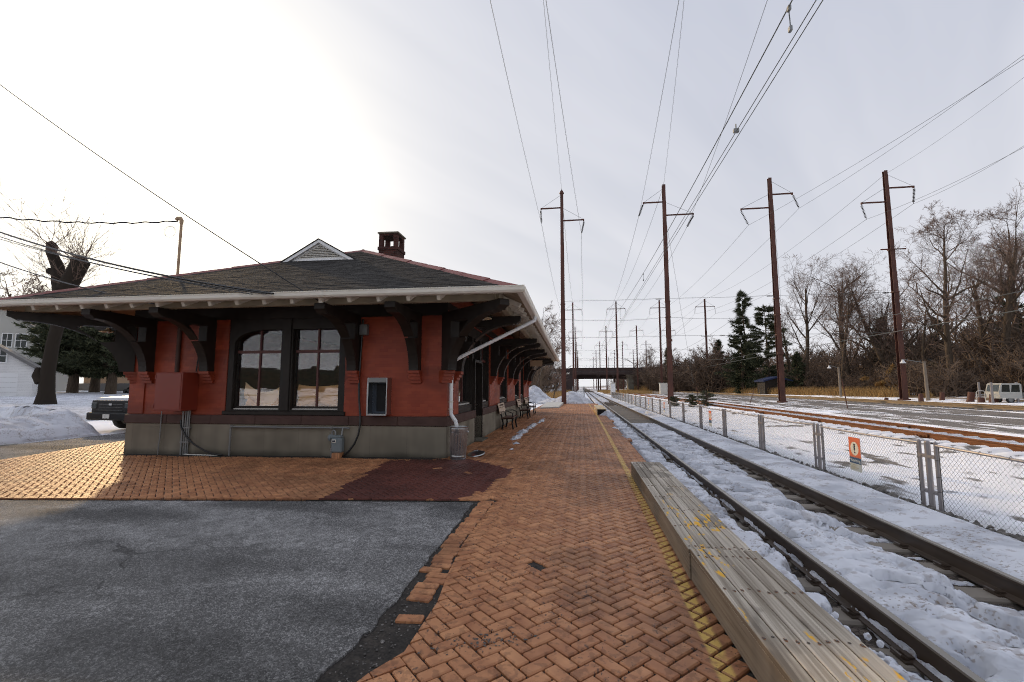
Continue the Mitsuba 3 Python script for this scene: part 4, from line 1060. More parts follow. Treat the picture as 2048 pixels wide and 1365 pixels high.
# kraft paper and boards hung inside the front windows
def drape(u0, u1, z0, z1, v, m, lab, seed, sag=.25):
    a, b = np.linspace(u0, u1, 22), np.linspace(0, 1, 14); ga, gb = np.meshgrid(a, b)
    t = (ga - u0) / (u1 - u0)
    top = z1 - sag * 4 * t * (1 - t) * .5
    zz = z0 + (top - z0) * gb; vv = v + .05 * np.sin(gb * 9 + 5 * np.abs(t - .5) + seed) * (1 - gb * .6) + .05 * (fb(ga, gb, .3, 3, seed) - .5)
    i, j = np.meshgrid(np.arange(13), np.arange(21), indexing='ij'); q = np.stack([i * 22 + j, i * 22 + j + 1, (i + 1) * 22 + j + 1, (i + 1) * 22 + j], -1).reshape(-1, 4)
    put('paper_sheet', N().add(np.stack([ga, vv, zz], -1).reshape(-1, 3), q), m, label=lab, cat='paper', smooth=True)


drape(-5.30, -4.2, 1.06, 1.74, .26, 'kraft', 'pale kraft paper sagging behind the left front window', 3, .5); drape(-3.85, -2.75, 1.12, 1.68, .25, 'kraft_dark', 'brown sheet hung behind the right front window', 8, .1)
drape(-5.2, -4.25, 1.04, 1.48, .22, 'kraft_dark', 'darker folded paper in front of the pale sheet in the left front window', 5, .7)
k = thing('window_seat', 'teal chair back seen through the left front window', 'chair')
put('back', N().chbox((-5.34, .30, 1.32), (.20, .05, .42), .015), 'meter', parent=k); put('frame', N().tube([(-5.41, .38, 1.0), (-5.41, .38, 1.55)], .012).tube([(-5.23, .38, 1.0), (-5.23, .38, 1.55)], .012), 'black', parent=k)

# ---------------------------------------------------------------- benches with notice boards
def bench(v, lab):
    M = BM @ mat(None, (.46, v, 0)); k = thing('bench', lab, 'bench', 'benches along the station wall')
    for i in range(4): put('seat_slat', MB(M).chbox((-.16 + .115 * i, 0, .435 + .006 * i), (.10, 1.5, .035), .006), 'bench_wood', parent=k)
    put('back_board', MB(M).chbox((-.285, 0, .70), (.025, 1.5, .22), .004, R3=rot(0, -.22, 0)), 'board_tan', parent=k); bb_ = put('back_board', MB(M).chbox((-.335, 0, .90), (.025, 1.5, .16), .004, R3=rot(0, -.22, 0)), 'board_tan', parent=k)
    t = MB(M)
    for i in range(9): t.box((-.317, -.46 + .115 * i, .905), (.006, .075 + .02 * (i % 3 == 1), .06), R3=rot(0, -.22, 0))
    put('worn_lettering', t, 'bench_wood', parent=bb_)
    for s in (-.55, .55):
        put('leg', MB(M).tube([(.22, s, .0), (.17, s, .22), (.20, s, .41)], .032, 6).tube([(-.22, s, .0), (-.17, s, .22), (-.20, s, .41)], .032, 6).tube([(-.24, s, .40), (.24, s, .43)], .03, 6).tube([(-.20, s, .41), (-.30, s, .70), (-.37, s, 1.0)], .026, 6), 'black', parent=k, smooth=50)
        put('arm', MB(M).tube([(-.30, s * 1.18, .66), (.05, s * 1.18, .68), (.20, s * 1.18, .62), (.21, s * 1.18, .43)], .02, 6), 'black', parent=k, smooth=50)


bench(7.6, 'dark bench with tan lettered backrest nearest the camera along the station wall'); bench(13.6, 'dark bench with tan backrest second along the station wall'); bench(17.3, 'dark bench with pale seat at the far end of the station wall')

# ---------------------------------------------------------------- chain link fence between the tracks
FX = 4.95
FN = thing('chain_link_fence', 'low galvanised chain link fence of separate panels running between the tracks', 'fence')
FY = [4.42, 7.55, 10.66, 13.77, 17.1, 20.3, 23.6, 27.0, 30.3, 33.5, 36.9, 40.2, 43.5, 46.8, 50.0, 53.3, 56.6, 60.0, 63.4, 66.8, 70.2, 73.6, 77.0]
ZB, ZT = -0.16, 0.84


def mesh_panel(y0, y1, z0, z1, p, r):
    """interwoven zigzag wires of one panel, three-sided"""
    n = int((y1 - y0) / p); p = (y1 - y0) / n; m = max(2, int((z1 - z0) / p)); h = (z1 - z0) / m
    P0, P1 = [], []
    k = np.arange(m + 1)
    for i in range(n + 1):
        s = 1 if i % 2 == 0 else -1
        y = y0 + i * p + np.where(k % 2 == 0, p / 2, -p / 2) * s * 1.02; y = np.clip(y, y0, y1)
        x = FX + r * np.where(k % 2 == 0, 1, -1)
        pts = np.stack([x, y, z0 + k * h], 1); P0.append(pts[:-1]); P1.append(pts[1:])
    P0, P1 = np.vstack(P0), np.vstack(P1)
    return segs(P0, P1, np.full(len(P0), r), np.full(len(P0), r), 3)


def segs(P0, P1, r0, r1, n=3):
    """many straight tapered pieces at once: vertices, faces"""
    d = P1 - P0; L = np.linalg.norm(d, axis=1, keepdims=True); d = d / np.maximum(L, 1e-9)
    a = np.cross(d, np.where(np.abs(d[:, 2:]) < .9, [0, 0, 1.0], [1.0, 0, 0])); a /= np.linalg.norm(a, axis=1, keepdims=True); b = np.cross(d, a)
    an = np.arange(n) * 2 * np.pi / n + .3; c, s = np.cos(an)[None, :, None], np.sin(an)[None, :, None]
    ring = c * a[:, None] + s * b[:, None]
    v = np.concatenate([P0[:, None] + ring * np.asarray(r0)[:, None, None], P1[:, None] + ring * np.asarray(r1)[:, None, None]], 1)
    j = np.arange(n); f = np.vstack([np.stack([j, (j + 1) % n, (j + 1) % n + n], 1), np.stack([j, (j + 1) % n + n, j + n], 1)])
    N_ = len(P0)
    return v.reshape(-1, 3), (f[None] + (np.arange(N_) * 2 * n)[:, None, None]).reshape(-1, 3)


def post(y, r, zt): return MB().lathe([(r, ZB - .25), (r, zt - r), (r * .8, zt - r * .3), (0, zt)], (FX, y, 0), 10)


for i, (a, b) in enumerate(zip(FY[:-1], FY[1:])):
    near = a < 24
    put('post', post(a, .036, .85), 'fence_post', parent=FN, smooth=40)
    sg = .16
    if i == len(FY) - 2: put('post', post(b, .036, .85), 'fence_post', parent=FN, smooth=40)
    p = put('panel_frame', MB().lathe([(.024, ZB - .1), (.024, .83), (0, .855)], (FX, a + sg, 0), 8).lathe([(.024, ZB - .1), (.024, .83), (0, .855)], (FX, b - sg, 0), 8).tube([(FX, a + sg, .79 + .008 * (i % 3)), (FX, (a + b) / 2, .775 + .006 * (i % 2)), (FX, b - sg, .79)], .019, 8), 'fence_post', parent=FN, smooth=40)
    pitch, rr = (.034, .0018) if a < 17 else ((.05, .0026) if a < 30 else (.12, .006))
    v, f = mesh_panel(a + sg + .05, b - sg - .05, ZB + .06, .79, pitch, rr)
    put('wire_mesh', MB().add(v, f), 'fence_wire', parent=p)
    if near:
        for yy in (a + sg + .05, b - sg - .05): put('tension_bar', MB().tube([(FX, yy, ZB), (FX, yy, .80)], .006, 5), 'fence_wire', parent=p)
        for z in (.10, .60):
            for yy, s in ((a, 1), (b, -1)): put('clamp', MB().bb((FX - .03, yy + s * .02, z), (FX + .03, yy + s * (sg - .0), z + .045)).tube([(FX - .04, yy + s * .09, z + .02), (FX + .04, yy + s * .09, z + .02)], .01, 6), 'fence_post', parent=p)
        t = MB()
        for yy in np.arange(a + sg + .4, b - sg, .42): t.tube([(FX - .024, yy, .78), (FX, yy, .814), (FX + .024, yy, .78), (FX, yy, .745)], .004, 4)
        for z in (.15, .35, .58): t.tube([(FX - .028, a + sg, z), (FX - .01, a + sg + .06, z + .01)], .005, 4); t.tube([(FX - .028, b - sg, z), (FX - .01, b - sg - .06, z + .01)], .005, 4)
        put('wire_tie', t, 'fence_wire', parent=p, kind='stuff')


def txt(s, h, bold=True): return meshkit.text_mesh(s, h, .002, bold)


SR = np.array([[0, 0, -1], [-1, 0, 0], [0, 1, 0]], float)      # text x -> -y, text y -> z, facing -x


def warn(y, label, full=True):
    """sign on the fence facing the platform; y is its far edge (left in the view)"""
    k = thing('warning_sign', label, 'warning sign', None if full else 'small warning signs far along the fence')
    w, z0, z1, x = .35, .10, .70, FX - .045
    put('plate', MB().bb((x, y - w, z0), (x + .006, y, z1)), 'sign_white', parent=k)
    put('orange_panel', MB().bb((x - .002, y - w, z0 + .245), (x - .0004, y, z1)), 'sign_orange', parent=k); b = put('blue_band', MB().bb((x - .002, y - w, z0 + .135), (x - .0004, y, z0 + .243)), 'sign_blue', parent=k)
    cy, cz = y - w / 2, z0 + .40
    c = put('disc', MB().lathe([(0, .001), (.122, .001), (.122, 0)], (x - .0022, cy, cz), 28, R3=SR), 'sign_white', parent=k)
    put('exclamation_mark', MB().prism([(-.016, -.035), (.016, -.035), (.026, .085), (-.026, .085)], .0012, R3=SR, at=(x - .0036, cy, cz)).lathe([(0, .0012), (.02, .0012), (.02, 0)], (x - .0036, cy, cz - .068), 14, R3=SR), 'sign_dark', parent=c)
    if full:
        t = txt('Warning', .048); v = np.array(t.vertices); v[:, 0] *= (w - .05) / v[:, 0].max(); v[:, 2] *= .5
        put('lettering', MB().add(v @ SR.T + np.array([x - .0022, y - .025, z0 + .165]), np.array(t.faces)), 'sign_white', parent=b)
        l = MB()
        for z, ws in ((.105, .20), (.075, .14), (.055, .24), (.03, .17)): l.bb((x - .0016, y - .025 - ws, z0 + z), (x - .0004, y - .025, z0 + z + .012))
        put('small_print', l, 'pale_yellow', parent=k)


warn(9.46, 'orange and white warning sign wired to the second nearest fence panel, largest of its kind'); warn(18.9, 'orange and white warning sign about five fence panels away', False)
for y, s in ((28.8, 'first of the small distant signs past the bushes'), (35.2, 'second of the small distant signs past the bushes'), (45, 'small sign halfway along the distant fence'), (55, 'smallest sign near the far end of the fence')): warn(y, 'warning sign on the far fence, ' + s, False)

# ---------------------------------------------------------------- catenary poles
ROWS = [44.0, 105.0, 148.0, 198.0, 246.0, 300.0]
PX = [-1.62, 8.16, 17.68, 27.40]
SIDE = ('leftmost', 'second from left', 'third from left', 'rightmost')
ARMS = {0: ((-3.72, 19.35, -3.65, 17.78), (.54, 18.0, .27, 16.56)), 1: ((6.20, 19.34, 5.74, 17.92), (10.82, 18.0, 10.13, 16.64)), 2: ((15.03, 18.2, 15.65, 16.6), (19.61, 19.45, 20.08, 17.96)), 3: ((25.26, 18.15, 25.6, 16.6), (29.64, 19.42, 29.47, 17.81))}


def hsec(hx, hy, t):      # H section column
    return Polygon([(-hx, -hy), (hx, -hy), (hx, -hy + t), (t / 2, -hy + t), (t / 2, hy - t), (hx, hy - t), (hx, hy), (-hx, hy), (-hx, hy - t), (-t / 2, hy - t), (-t / 2, -hy + t), (-hx, -hy + t)])


def pole(i, r):
    y = ROWS[r]; x = PX[i]; near = r == 0
    nm = ('nearest row', 'second row', 'third row', 'fourth row', 'fifth row', 'farthest row')[r]
    k = thing('catenary_pole', f'tall rusty steel catenary pole, {SIDE[i]} in the {nm} of poles', 'catenary pole', 'catenary poles along the railway')
    zb = float(gz(x)) - .3; top = 21.0
    nz = 9; hs = hsec(.19, .19, .03); v_, f_ = [], []
    pts = np.array(hs.exterior.coords)[:-1]; m = len(pts)
    for j in range(nz + 1):
        t = j / nz; s = 1.18 - .42 * t; v_.append(np.column_stack([pts * s + [x, y], np.full(m, zb + (top - zb) * t)]))
    i_, j_ = np.meshgrid(np.arange(nz), np.arange(m), indexing='ij'); q = np.stack([i_ * m + j_, i_ * m + (j_ + 1) % m, (i_ + 1) * m + (j_ + 1) % m, (i_ + 1) * m + j_], -1).reshape(-1, 4)
    cm = trimesh.creation.extrude_polygon(affinity.scale(hs, .76, .76, origin=(0, 0)), .02, engine='earcut')
    put('shaft', MB().add(np.vstack(v_), q).mesh(cm, M=mat(None, (x, y, top - .01))), 'pole', parent=k)
    if i > 1 or r > 0: put('base_plate', MB().chbox((x, y, float(gz(x)) + .04), (.62, .7, .16), .01), 'pole', parent=k)
    for ax, az, ix, iz in ARMS[i]:
        if r: ax, az, ix, iz = x + (2.05 if ax > x else -2.05), 19.3, x + (2.2 if ax > x else -2.2), 17.7
        d = math.copysign(1, ax - x)
        a = put('cross_arm', MB().box(((x + ax) / 2, y, az - .03), (abs(ax - x) - .2, .10, .12)).box((ax - d * .05, y, az - .06), (.12, .13, .2)), 'pole', parent=k)
        put('stay_rod', MB().tube([(x + d * .12, y, az + 1.25), (ax - d * .1, y, az + .04)], .014 if near else .02, 4), 'wire', parent=k)
        pr = []
        L = math.hypot(ix - ax, az - .15 - iz); n_ = 10 if near else 6
        for q_ in range(n_):
            z0 = L * (.08 + .86 * q_ / n_); pr += [(.018, z0), (.10, z0 + .01), (.10, z0 + .03), (.035, z0 + .06), (.018, z0 + .08)]
        pr = [(.015, 0)] + pr + [(.03, L - .04), (.02, L)]
        ang = math.atan2(ix - ax, -(iz - az + .15))
        put('insulator_string', MB().lathe(pr, (ax, y, az - .15), 10 if near else 6, R3=rot(0, math.pi - ang, 0)), 'insulator', parent=k)
    if near:
        for z in ((9.6, 8.1, 6.3) if i != 3 else (13.7, 9.9, 6.4)):
            put('collar', MB().box((x, y, z), (.46, .46, .09)), 'pole', parent=k)
        if i in (1, 2):
            put('line_bracket', MB().box((x, y - .25, 4.6 if i == 2 else 5.9), (.5, .12, .22)), 'pole', parent=k)
        if i == 0: put('finial', MB().lathe([(.19, 20.72), (.23, 20.76), (.23, 20.86), (.12, 20.95), (.03, 21.2), (0, 21.35)], (x, y, 0), 8), 'pole', parent=k)
        if i == 3: put('low_arm', MB().box((x, y - .22, 13.7), (2.0, .09, .09)), 'pole', parent=k)
    elif r < 3 and i in (0, 3):
        put('low_arm', MB().box((x, y, 12.6), (1.9, .10, .09)).box((x - .9, y, 12.8), (.05, .05, .4)).box((x + .9, y, 12.8), (.05, .05, .4)), 'pole', parent=k)
    return k


for r in range(len(ROWS)):
    for i in range(4):
        if r == 5 and i == 3: continue
        pole(i, r)
k = 'catenary_pole_004'

# ---------------------------------------------------------------- wires
def sag(a, b, s, n=18):
    a, b = np.array(a, float), np.array(b, float); t = np.linspace(0, 1, n)[:, None]; p = a + (b - a) * t; p[:, 2:] -= 4 * s * t * (1 - t); return p


def wire(pts, label, r=.014, m='wire', name='overhead_wire', group=None, n=4): return put(name, MB().tube(pts, r, n, cap=False), m, label=label, cat='wire', group=group)


def extend(a, q, l=1.8):
    a, q = np.array(a), np.array(q); return q + (q - a) * (l - 1)


WN = [('p1 left', (-3.65, 44, 17.78), (-3.58, 17.51, 18.0), 'left arm of the leftmost near pole'), ('top1', (-1.62, 44, 21.2), (-1.58, 21.12, 21.0), 'very tip of the leftmost near pole'), ('r1', (.27, 44, 16.56), (-1.18, 17.1, 17.3), 'right arm of the leftmost near pole'),
      ('l2', (5.74, 44, 17.92), (4.5, 19.28, 18.5), 'left arm of the second near pole'), ('top2', (8.16, 44, 20.9), (5.42, 22.17, 21.0), 'top of the second near pole'), ('r2', (10.13, 44, 16.64), (8.09, 19.27, 18.0), 'right arm of the second near pole'),
      ('l3', (15.65, 44, 16.6), (20.87, 23.42, 17.0), 'left arm of the third near pole'), ('r3', (20.08, 44, 17.96), (21.97, 24.63, 18.0), 'right arm of the third near pole'), ('l4', (25.6, 44, 16.6), (27.58, 31.58, 16.5), 'left arm of the rightmost near pole'),
      ('r4', (29.47, 44, 17.81), (29.25, 33.48, 17.5), 'right arm of the rightmost near pole'), ('top4', (27.4, 44, 20.7), (27.14, 30.58, 20.5), 'top of the rightmost near pole')]
for nm, a, q, lab in WN:
    e = extend(a, q, 2.0 if a[0] > 12 else 1.7)
    wire(np.vstack([sag(e, q, .05, 5)[:-1], sag(q, a, .25)]), f'thin high wire passing overhead to the {lab}',   .010 if 'top' in nm else .012, group='high transmission wires')
    x1 = PX[0 if nm in ('p1 left', 'r1', 'top1') else 1 if nm[-1] == '2' else 2 if nm[-1] == '3' else 3] + (0 if 'top' in nm else 2.2 if nm[0] == 'r' else -2.2)
    z1 = 21.0 if 'top' in nm else 17.7
    p = np.vstack([sag(a, (x1, 105, z1), 1.5)[:-1], sag((x1, 105, z1), (x1, 148, z1), .9, 8)[:-1], sag((x1, 148, z1), (x1, 198, z1), .9, 8)])
    wire(p, f'thin high wire running away from the {lab}', .016, group='high transmission wires')
# contact wire, messenger and droppers over the near track
CXW = 2.98
cont = np.array([(CXW, y, 6.30 + .0 * y) for y in np.concatenate([np.arange(-8, 44, 4), [44, 60, 80, 105, 148, 198, 260]])])
wire(cont, 'contact wire hanging over the near track', .0075, group='wires over the near track'); c2 = cont.copy(); c2[:, 0] -= .05; c2[:, 2] += .05
wire(c2, 'second thin wire just above the contact wire over the near track', .0075, group='wires over the near track')
mes = np.vstack([sag((CXW - .12, -16, 8.0), (CXW - .12, 44, 8.0), 1.35, 30)[:-1], sag((CXW - .12, 44, 8.0), (CXW - .12, 105, 8.0), 1.3, 20)[:-1], sag((CXW - .12, 105, 8), (CXW - .12, 148, 8), .9, 10)])
wire(mes, 'messenger wire sagging above the contact wire of the near track', .010, group='wires over the near track')
for y in (6.22, 21.0, 33.0, 60, 75, 90):
    zm = float(np.interp(y, mes[:, 1], mes[:, 2])); k = thing('dropper', 'short vertical hanger between messenger and contact wire, ' + {6.22: 'nearest the camera', 21.0: 'second from the camera', 33.0: 'third, before the second near pole', 60: 'just past the nearest poles', 75: 'midway between pole rows', 90: 'farthest down the track'}[y], 'wire hanger', 'hangers over the near track')
    put('rod', MB().tube([(CXW - .11, y, zm), (CXW - .10, y, 6.44)], .008, 5), 'wire', parent=k)
    for z in (zm, 6.44): put('clip', MB().chbox((CXW - .105, y, z), (.04, .07, .08), .01), 'grey_metal', parent=k)
k = thing('wire_clamp', 'small clamp joining the paired wires over the near track', 'wire clamp'); put('body', MB().chbox((CXW - .05, 8.6, 6.37), (.10, .07, .08), .012), 'grey_metal', parent=k); put('bolt', MB().tube([(CXW - .05, 8.6, 6.42), (CXW - .05, 8.6, 6.5)], .012, 6), 'grey_metal', parent=k)
# insulated contact and feeder wires of the far track
wire(np.array([(24.6 + .0 * y, y, 5.7 + .25 * math.sin(y * .04)) for y in np.arange(8, 150, 6)]), 'pale green contact wire over the far track crossing in front of the trees', .026, group='wires over the far track'); wire(np.vstack([sag((24.6, 8, 8.2), (24.6, 44, 7.6), .9)[:-1], sag((24.6, 44, 7.6), (24.6, 105, 7.6), 1.3)]), 'messenger wire above the pale green wire of the far track', .018, group='wires over the far track')
for x, lab in ((10.4, 'over the rusty siding'), (14.2, 'over the abandoned track bed')):
    wire(np.vstack([sag((x, 44, 8.0), (x, 105, 8.0), 1.3)[:-1], sag((x, 105, 8), (x, 148, 8), .9, 8)]), f'thin messenger wire {lab}', .014)
# cross spans between the poles of a row
for r, y in enumerate(ROWS[:4]):
    for i in range(3):
        for z, s, lab in ((9.9, .04, 'upper'), (8.1, .22, 'middle'), (6.35, .05, 'lower')):
            if r > 1 and z == 8.1: continue
            wire(sag((PX[i] + .15, y, z), (PX[i + 1] - .15, y, z), s, 8), f'{lab} cross wire right of the {SIDE[i]} pole, {("nearest", "second", "third", "fourth")[r]} row of poles', .014 if r == 0 else .02, group='cross span wires between poles')
    if r == 0:
        for i in range(3):
            for z in (9.9, 6.35):
                xm = (PX[i] + PX[i + 1]) / 2 if z < 7 else PX[i] + 9.0
                k = num('strain_insulator'); pr = [(.01, -.3)] + [c for q in range(5) for c in ((.02, -.25 + q * .1), (.075, -.22 + q * .1), (.02, -.19 + q * .1))] + [(.01, .3)]
                put('strain_insulator', MB().lathe(pr, (xm, y, z - .05), 8, R3=rot(0, math.pi / 2, 0)), 'insulator', key=k, label=f'ribbed insulator in the {"upper" if z > 9 else "lower"} cross wire right of the {SIDE[i]} near pole', cat='insulator')
# guy wires
wire([(17.9, 44, 18.4), (25.5, 62, 9)], 'slanting guy wire from the third near pole down to the trees', .012); wire([(8.3, 44, 17.3), (13.9, 60, 2)], 'slanting guy wire from the second near pole', .012)
wire([(-1.75, 44, 9.2), (-6.4, 62, .5)], 'guy wire slanting down to the left from the leftmost near pole', .012)

# service wires reaching the station from the left
for a, b, s, r, lab in (((-15.4, 9.3, 10.0), BT(-2.1, -1.70, 3.3), .12, .012, 'straight wire falling from the top left to the eave above the windows'),
                        ((-15.2, 9.6, 6.30), BT(-8.08, .78, 6.28), .10, .018, 'wavy wire reaching the weatherhead of the service mast'),
                        ((-15.2, 9.6, 6.02), BT(-2.95, -2.15, 3.46), .16, .022, 'thickest of the wires slanting to the gutter'),
                        ((-15.2, 9.6, 5.90), BT(-3.1, -2.15, 3.46), .16, .013, 'thin wire just under the thickest one slanting to the gutter'),
                        ((-15.2, 9.6, 5.72), BT(-3.4, -2.15, 3.46), .10, .010, 'finest wire slanting to the gutter'),
                        ((-15.2, 9.7, 5.04), BT(-6.0, -1.75, 3.4), .07, .015, 'lowest wire ending at the eave above the red cabinet')):
    a, b = np.array(a), np.array(b)
    p = sag(a + (a - b) * .5, b, s * 2.2, 40)
    if 'wavy' in lab: p[:, 2] += .02 * np.sin(np.arange(40) * 1.9)
    wire(p, lab, r, 'cable', 'service_wire', n=5)
k = num('wire_coil'); t_ = np.linspace(0, 6.3 * 1.6, 40)
c0 = BT(-8.3, .75, 5.98)
put('wire_coil', MB().tube(np.stack([c0[0] + .18 * np.cos(t_), c0[1] + .03 * t_ / 6, c0[2] + .16 * np.sin(t_)], 1), .006, 4), 'wire', key=k, label='loose coil of wire hanging beside the service mast', cat='wire coil')

# ---------------------------------------------------------------- overpass
BR = thing('overpass', 'dark rusty steel girder bridge crossing the railway in the distance', 'bridge')
put('girder', MB().bb((-4, 165, 6.0), (27, 165.5, 8.2)), 'girder', parent=BR); g2 = put('girder', MB().bb((-4, 172, 4.5), (16.6, 172.5, 7.4)), 'girder', parent=BR)
for x in np.arange(-3.5, 27, 1.9): put('stiffener', MB().bb((x, 164.86, 6.02), (x + .12, 165, 8.15)), 'girder', parent=BR)
put('flange', MB().bb((-4, 164.8, 8.202), (27, 165.7, 8.3)), 'girder', parent=BR); put('flange', MB().bb((-4, 164.8, 5.9), (27, 165.7, 5.998)), 'girder', parent=BR)
put('deck', MB().bb((-30, 165.52, 6.9), (40, 172, 7.2)), 'girder', parent=BR); put('girder', MB().bb((-40, 165.1, 7.0), (-4.01, 165.5, 8.2)), 'girder', parent=BR)
put('pier', MB().bb((16.6, 165.6, -.5), (18.4, 171.9, 5.9)).bb((16.2, 165.4, 5.0), (18.8, 171.95, 5.88)), 'concrete', parent=BR); put('column', MB().tube([(6.2, 168, -.3), (6.2, 168, 5.0), (6.2, 168, 6.0)], [.25, .25, .9], 8), 'girder', parent=BR); put('column', MB().tube([(11.8, 168, -.3), (11.8, 168, 5.0), (11.8, 168, 6.0)], [.25, .25, .9], 8), 'girder', parent=BR)
put('abutment', MB().bb((25.6, 164.9, -.5), (34, 173, 6.0)), 'girder', parent=BR); put('abutment', MB().bb((-13, 164.9, -.5), (-2.6, 173, 6.0)), 'girder', parent=BR)

# ---------------------------------------------------------------- trees
def grow(seed, h, r0, form='spread', spread=1.0, lean=(0, 0), dens=1.0, clear=.25):
    """bare tree: lists of tapered segments; level 0 = trunk"""
    g = random.Random(seed); A, Bq, RA, RB, LV = [], [], [], [], []

    def branch(p, d, L, r, lev):
        n = {0: 9, 1: 6, 2: 5, 3: 3, 4: 2}[lev]; st = L / n; kids = []
        for i in range(n):
            t0, t1 = i / n, (i + 1) / n
            up = {0: .05, 1: .13, 2: .10, 3: .06, 4: .03}[lev] if form != 'cone' else {0: .1, 1: .10, 2: .08, 3: .05, 4: .03}[lev]
            w = {0: .05, 1: .16, 2: .22, 3: .28, 4: .3}[lev]
            d = d + np.array([g.gauss(0, w), g.gauss(0, w), g.gauss(0, w) + up]); d /= np.linalg.norm(d)
            q = p + d * st; ra, rb = r * (1 - t0) ** .75 + .004, r * (1 - t1) ** .75 + .004
            if lev == 0 and form == 'spread': ra, rb = r * (1 - .72 * t0), r * (1 - .72 * t1)
            if lev == 0 and i == 0: ra *= 1.35
            A.append(p); Bq.append(q); RA.append(ra); RB.append(rb); LV.append(lev); kids.append((p, q, d, (ra + rb) / 2, t1)); p = q
        if lev >= 4: return
        cnt = {0: 17 if form == 'cone' else 9, 1: 7, 2: 5, 3: 3}[lev]; cnt = max(2, int(cnt * dens))
        for c in range(cnt):
            u = g.uniform(clear if lev == 0 else .18, 1.0); kk = kids[min(n - 1, int(u * n))]; f = g.random(); o = kk[0] + (kk[1] - kk[0]) * f
            az = c * 2.4 + g.gauss(0, .5); dd = kk[2]; a = np.cross(dd, [0, 0, 1.0] if abs(dd[2]) < .95 else [1.0, 0, 0]); a /= np.linalg.norm(a); b = np.cross(dd, a)
            open_ = g.uniform(.55, 1.0) * (1.0 if lev else (1.25 if form == 'cone' else .85)) * spread
            nd = dd * math.cos(open_) + (a * math.cos(az) + b * math.sin(az)) * math.sin(open_)
            if form == 'cone' and lev == 0: l2 = L * (.10 + .42 * (1.05 - u)) * g.uniform(.8, 1.1)
            else: l2 = L * {0: .62, 1: .58, 2: .62, 3: .66}[lev] * g.uniform(.6, 1.1) * (1.15 - .55 * u)
            branch(o, nd, l2, kk[3] * (.55 if lev == 0 else .6) * g.uniform(.7, 1), lev + 1)
    branch(np.array([0, 0, -.2]), np.array([lean[0], lean[1], 1.0]) / np.linalg.norm([lean[0], lean[1], 1]), h * (1.0 if form == 'cone' else .72), r0, 0)
    return np.array(A), np.array(Bq), np.array(RA), np.array(RB), np.array(LV)


def tree(x, y, h, r0, seed, label, name='bare_tree', group=None, form='spread', zb=None, minr=.0, **k):
    A, Bq, RA, RB, LV = grow(seed, h, r0, form, **k)
    top = Bq[:, 2].max(); s = h / top; zb = float(gz(x)) if zb is None else zb
    A, Bq = A * s + [x, y, zb], Bq * s + [x, y, zb]; RA, RB = np.maximum(RA * s, minr), np.maximum(RB * s, minr * .8)
    t = thing(name, label, 'tree', group)
    big = LV == 0; v, f = segs(A[big], Bq[big], RA[big], RB[big], 9); put('trunk', MB().add(v, f), 'bark', parent=t, smooth=60 if len(v) < 400 else False)
    md = LV == 1; v, f = segs(A[md], Bq[md], RA[md], RB[md], 5); put('limbs', MB().add(v, f), 'bark', parent=t, kind='stuff')
    tw = LV >= 2; v, f = segs(A[tw], Bq[tw], RA[tw], RB[tw], 3); put('crown', MB().add(v, f, np.column_stack([np.repeat(rng.random(tw.sum()), 6), np.zeros(6 * tw.sum())])), 'twig', parent=t, kind='stuff')
    return t


RG = 'bare trees beyond the far track'
tree(36.8, 52, 19.8, .34, 101, 'tall narrow bare tree with straight reddish trunk near the right edge', form='cone', dens=1.35, minr=.010)
tree(40.8, 51, 20.0, .45, 102, 'broad bare tree filling the right edge, with forked dark limbs', spread=.95, dens=1.25, minr=.010)
tree(47.0, 57, 21, .4, 103, 'bare tree with straight stem at the very right edge', form='cone', dens=1.4, minr=.010)
tree(33.0, 74, 21.4, .36, 104, 'slender bare tree with high crown just right of the third near pole', dens=1.2, spread=.85, minr=.012, clear=.4)
tree(37.2, 71, 19.8, .50, 105, 'wide bare tree with fanned limbs between the third and rightmost near poles', spread=1.05, dens=1.3, minr=.012, clear=.2)
tree(41.6, 69, 18.0, .42, 106, 'bare tree with low spreading limbs behind the rightmost near pole', spread=1.15, dens=1.3, minr=.012, clear=.2)
tree(40.5, 61, 13.4, .26, 107, 'smaller bare tree with crooked stem left of the tall narrow tree', dens=1.0, minr=.010)
tree(43.6, 55, 15, .3, 108, 'leaning bare tree with pale stem in front of the white house', dens=1.0, lean=(-.35, 0), minr=.010)
tree(36, 86, 15, .32, 109, 'low dense bare tree behind the slender high crowned one', spread=1.1, dens=1.2, minr=.015, clear=.15)
tree(28, 100, 12, .25, 110, 'bare bushy tree left of the ivy covered pair', spread=1.1, dens=1.2, minr=.02, clear=.1)
tree(-6.4, 75, 16.2, .22, 111, 'thin bare tree rising behind the far end of the station roof', dens=1.0, form='cone', minr=.02)
tree(-7.4, 108, 17, .3, 112, 'bare tree with rounded crown left of the leftmost near pole', dens=1.1, minr=.03)
tree(-3.3, 55, 4.0, .08, 113, 'small many stemmed bare tree behind the snow heaps', dens=1.0, minr=.014, clear=.03, spread=.8)
tree(35.0, 68, 19.0, .30, 171, 'bare tree with fine upswept crown close right of the third near pole', dens=1.35, spread=.8, minr=.011, clear=.3)
tree(39.4, 66, 17.5, .34, 172, 'bare tree with wide fine crown just left of the rightmost near pole', dens=1.4, spread=1.15, minr=.011, clear=.25)
tree(44.5, 50, 17.5, .3, 173, 'bare tree between the tall narrow tree and the right edge', dens=1.1, spread=.9, minr=.010, clear=.2)
